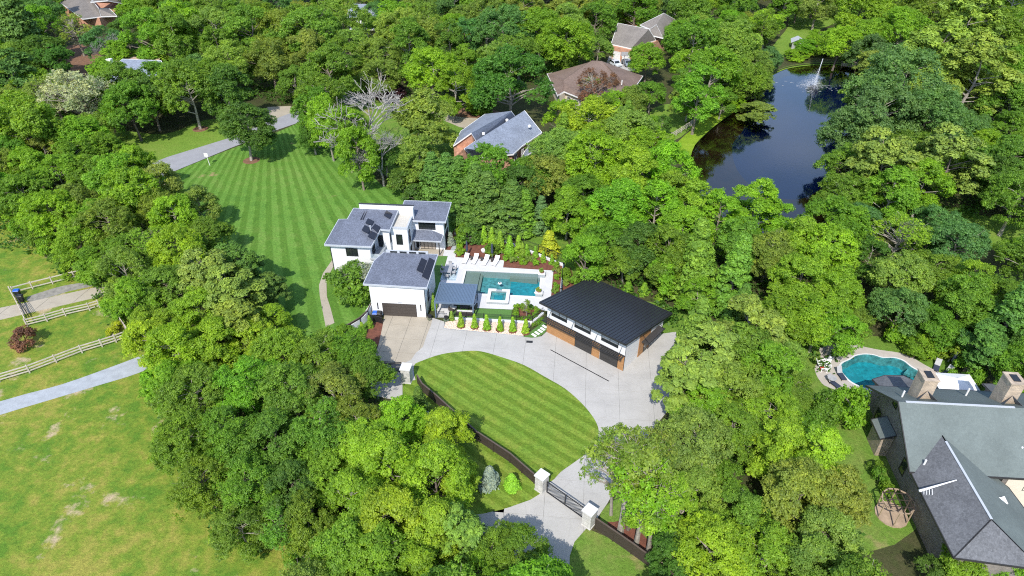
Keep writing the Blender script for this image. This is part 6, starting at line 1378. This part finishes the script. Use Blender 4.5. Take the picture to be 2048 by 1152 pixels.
tree_at(9.75,-10.5, 'sparse', 'F', .75, 2.9, 'young sapling standing in the front mulch bed', 'tree', 'sapling')
tree_at(-3.45,7.0, 'cone_shrub', 'W', .75, 2.2, 'grey green conical shrub beside the white tower wall', 'shrub', 'conical_shrub')
for (x, y, s, lab) in ((11.3,-.45,.45,'low plant in a clay bowl on the far corner plinth of the pool'),(11.12,-5.25,.45,'low plant in a clay bowl on the near corner plinth of the pool')):
    t = tree_at(x, y, 'low_shrub', 'O', .34, .5, lab, 'planter', 'bowl_planter'); t.location.z = .62; MB().lathe([(.2,0),(.36,.2),(.36,.26)], 16).build('bowl', M['terracotta'], t); t.children[1].location.z = .15
for (x, y, lab) in ((-3.35,-12.05,'dark flower pot at the right corner of the garage'),(-1.05,-12.15,'dark flower pot at the end of the pebble bed')):
    t = tree_at(x, y, 'low_shrub', 'W', .3, .5, lab, 'pot', 'flower_pot'); MB().lathe([(.18,0),(.3,.3),(.3,.42)], 14).build('pot', M['binblack'], t); t.children[1].location.z = .35
tree_at(-.35,-11.9, 'cone_shrub', 'O', .4, 1.5, 'slender pale green shrub beside the metal gate panel', 'shrub', 'conical_shrub')
tree_at(-3.2,-9.6, 'cone_shrub', 'O', .45, 2.6, 'slender climbing shrub between garage and pergola', 'shrub', 'conical_shrub')
for (px, lab) in (((741,655),'upright young laurel beside the bin screen'),((726,668),'small young laurel left of the bin screen')): tree_at(*g2(*px), 'cone_shrub', 'F', .5, 1.9, lab, 'shrub', 'young_laurel')
for i, px in enumerate(((660,672),(690,668),(630,690),(705,690),(680,700),(655,705))): T(px[0],px[1],44,'bush','F',2.2,label=ordn[i]+' leafy bush counted along the white garden wall beside the drive',cat='bush',name='garden_bush')
for i, (px, py) in enumerate(((1255,583),(1287,588),(1320,600),(1150,570),(1160,545),(1130,560))): tree_at(*g2(px,py), 'cone_shrub' if i < 3 else 'bush', 'F', .8, 1.9, ('young laurel behind the roof, left of three','young laurel behind the roof, middle of three','young laurel behind the roof, right of three','bush behind the left end of the charcoal roof','bush in the outer bed behind the white wall','small bush between the white wall and the charcoal roof')[i], 'shrub', 'young_laurel')
for i, (px, py) in enumerate(((237,660),(228,673))):
    t = tree_at(*g2(px,py), 'low_shrub', 'L', .7, 1.1, ('yellow flowered plant nearest the corner of the rail fences','yellow flowered plant left of its twin by the rail fence')[i], 'plant', 'yellow_plant')
for i, (px, py, r) in enumerate(((1590,118,3.0),(1620,112,2.6),(1655,112,2.6),(1690,122,2.2),(1725,132,2.4))): tree_at(*g2(px,py), 'bush', 'G' if i < 3 else 'F', r, 2.2, ordn[i]+' bright waterside bush from the left along the far bank of the pond', 'bush', 'waterside_bush')
# mulch rings under the road trees
for px in ((503,321),(401,258)):
    c = g(*px); struct(MB().lathe([(1.6,0),(1.4,.03)], 20, (c[0],c[1],.014)).build('tree_mulch', M['pine_straw']))
# --- labels: look, then rank by distance from a landmark
LM = [('the large white house',(800,480)),('the striped back lawn',(560,400)),('the road sign',(420,331)),('the salmon brick house',(1000,280)),('the brown roofed bungalow',(1190,165)),('the taupe roofed house',(1285,90)),('the pond fountain',(1628,172)),('the pond dock',(1697,134)),('the detached garage',(1200,660)),('the kidney shaped pool',(1765,745)),('the oval lawn',(1010,830)),('the slanted gate',(1130,1015)),('the gravel lane',(150,775)),('the lane bins',(40,592)),('the big bare grey tree',(715,330)),('the round timber pergola',(1797,1020)),('the white porch house',(735,85)),('the top left brick house',(200,50)),('the hidden grey roofed house',(270,200)),('the play set',(1650,28)),('the bottom left meadow',(250,1050)),('the yellow cypress',(1097,508)),('the waterside rail fence',(1370,262)),('the right hand lawn',(1990,470)),('the large brick house',(1900,960))]
groups = {}
for (t, x, y, kind, tint, r) in TREES:
    best = min(LM, key=lambda l: math.dist(g2(*l[1]), (x,y))); c = g2(*best[1]); dx, dy = x-c[0], y-c[1]
    side = ('right of' if dx > 0 else 'left of') if abs(dx) > abs(dy) else ('beyond' if dy > 0 else 'in front of')
    word = TINT[tint][1]+' '+('low shrub' if kind == 'low_shrub' else WORD[kind])
    groups.setdefault((best[0], side, word), []).append((math.hypot(dx,dy), t))
ORD2 = ('thirteenth','fourteenth','fifteenth','sixteenth','seventeenth','eighteenth','nineteenth','twentieth','twenty first','twenty second','twenty third','twenty fourth','twenty fifth')
RK = ('nearest','second nearest','third nearest','fourth nearest','fifth nearest','sixth nearest','seventh nearest','eighth nearest','ninth nearest','tenth nearest','eleventh nearest','twelfth nearest') + tuple(o+' nearest' for o in ORD2)
for (lm, side, word), lst in groups.items():
    lst.sort(key=lambda q: q[0])
    for i, (d, t) in enumerate(lst):
        t['label'] = (word+' standing '+side+' '+lm) if len(lst) == 1 else (word+', '+RK[min(i,24)]+' '+side+' '+lm)
        t['group'] = 'trees of the woods and gardens' if 'shrub' not in t.name else 'low shrubs in the garden beds'
        if t['_k'] == 'bush' : t['category'] = 'bush'
for o in list(COL.objects):
    for k in ('_k','_t'):
        if k in o: del o[k]
# undergrowth on the woodland floor: leafy ground cover nobody could count
def undergrowth(polys, n, seed):
    rng = np.random.default_rng(seed); C_ = []
    for pl in polys:
        pl = [g2(a,b,2.0) for a,b in pl]; xs = [p[0] for p in pl]; ys = [p[1] for p in pl]; k = 0; m = int(n*abs(area(pl))/sum(abs(area([g2(a,b,2.0) for a,b in q])) for q in polys))
        while k < m:
            x, y = rng.uniform(min(xs),max(xs)), rng.uniform(min(ys),max(ys))
            if not inside(pl,x,y): continue
            s = rng.uniform(.5,1.5); q = rng.normal(size=(26,3))*np.array([s*.6,s*.6,s*.3])+np.array([x,y,s*.55]); q[:,2] = np.abs(q[:,2]); C_.append(q); k += 1
    C_ = np.concatenate(C_); nn = unit(rng.normal(size=C_.shape)*.5+np.array([0,0,.8])); S_ = rng.uniform(.25,.55,len(C_)); tone = np.clip(rng.normal(.5,.2,len(C_)),0,1)
    o = link('undergrowth', leaf_data('undergrowth', C_, nn, S_, 1.1, tone, LF)); o.color = (.085,.19,.03,1); stuff(o); tag(o, 'low leafy undergrowth covering the floor of the woods', 'undergrowth')
undergrowth([[(-60,170),(120,160),(300,330),(470,480),(600,650),(330,690),(200,600),(100,520),(-60,450)],[(290,690),(640,690),(760,740),(780,820),(930,980),(900,1230),(640,1230),(560,1150),(440,1060),(340,900)],[(1070,240),(1300,250),(1370,360),(1560,480),(1700,520),(1720,680),(1560,790),(1480,720),(1400,640),(1200,580),(1130,500)],[(1780,120),(2140,100),(2160,400),(1920,420),(1920,640),(1760,640),(1700,500),(1760,250)],[(1380,760),(1570,790),(1600,900),(1700,1000),(1740,1240),(1400,1240),(1340,1090)],[(260,20),(900,0),(1200,40),(1150,140),(900,180),(660,200),(450,180),(300,140)]], 4200, 5)
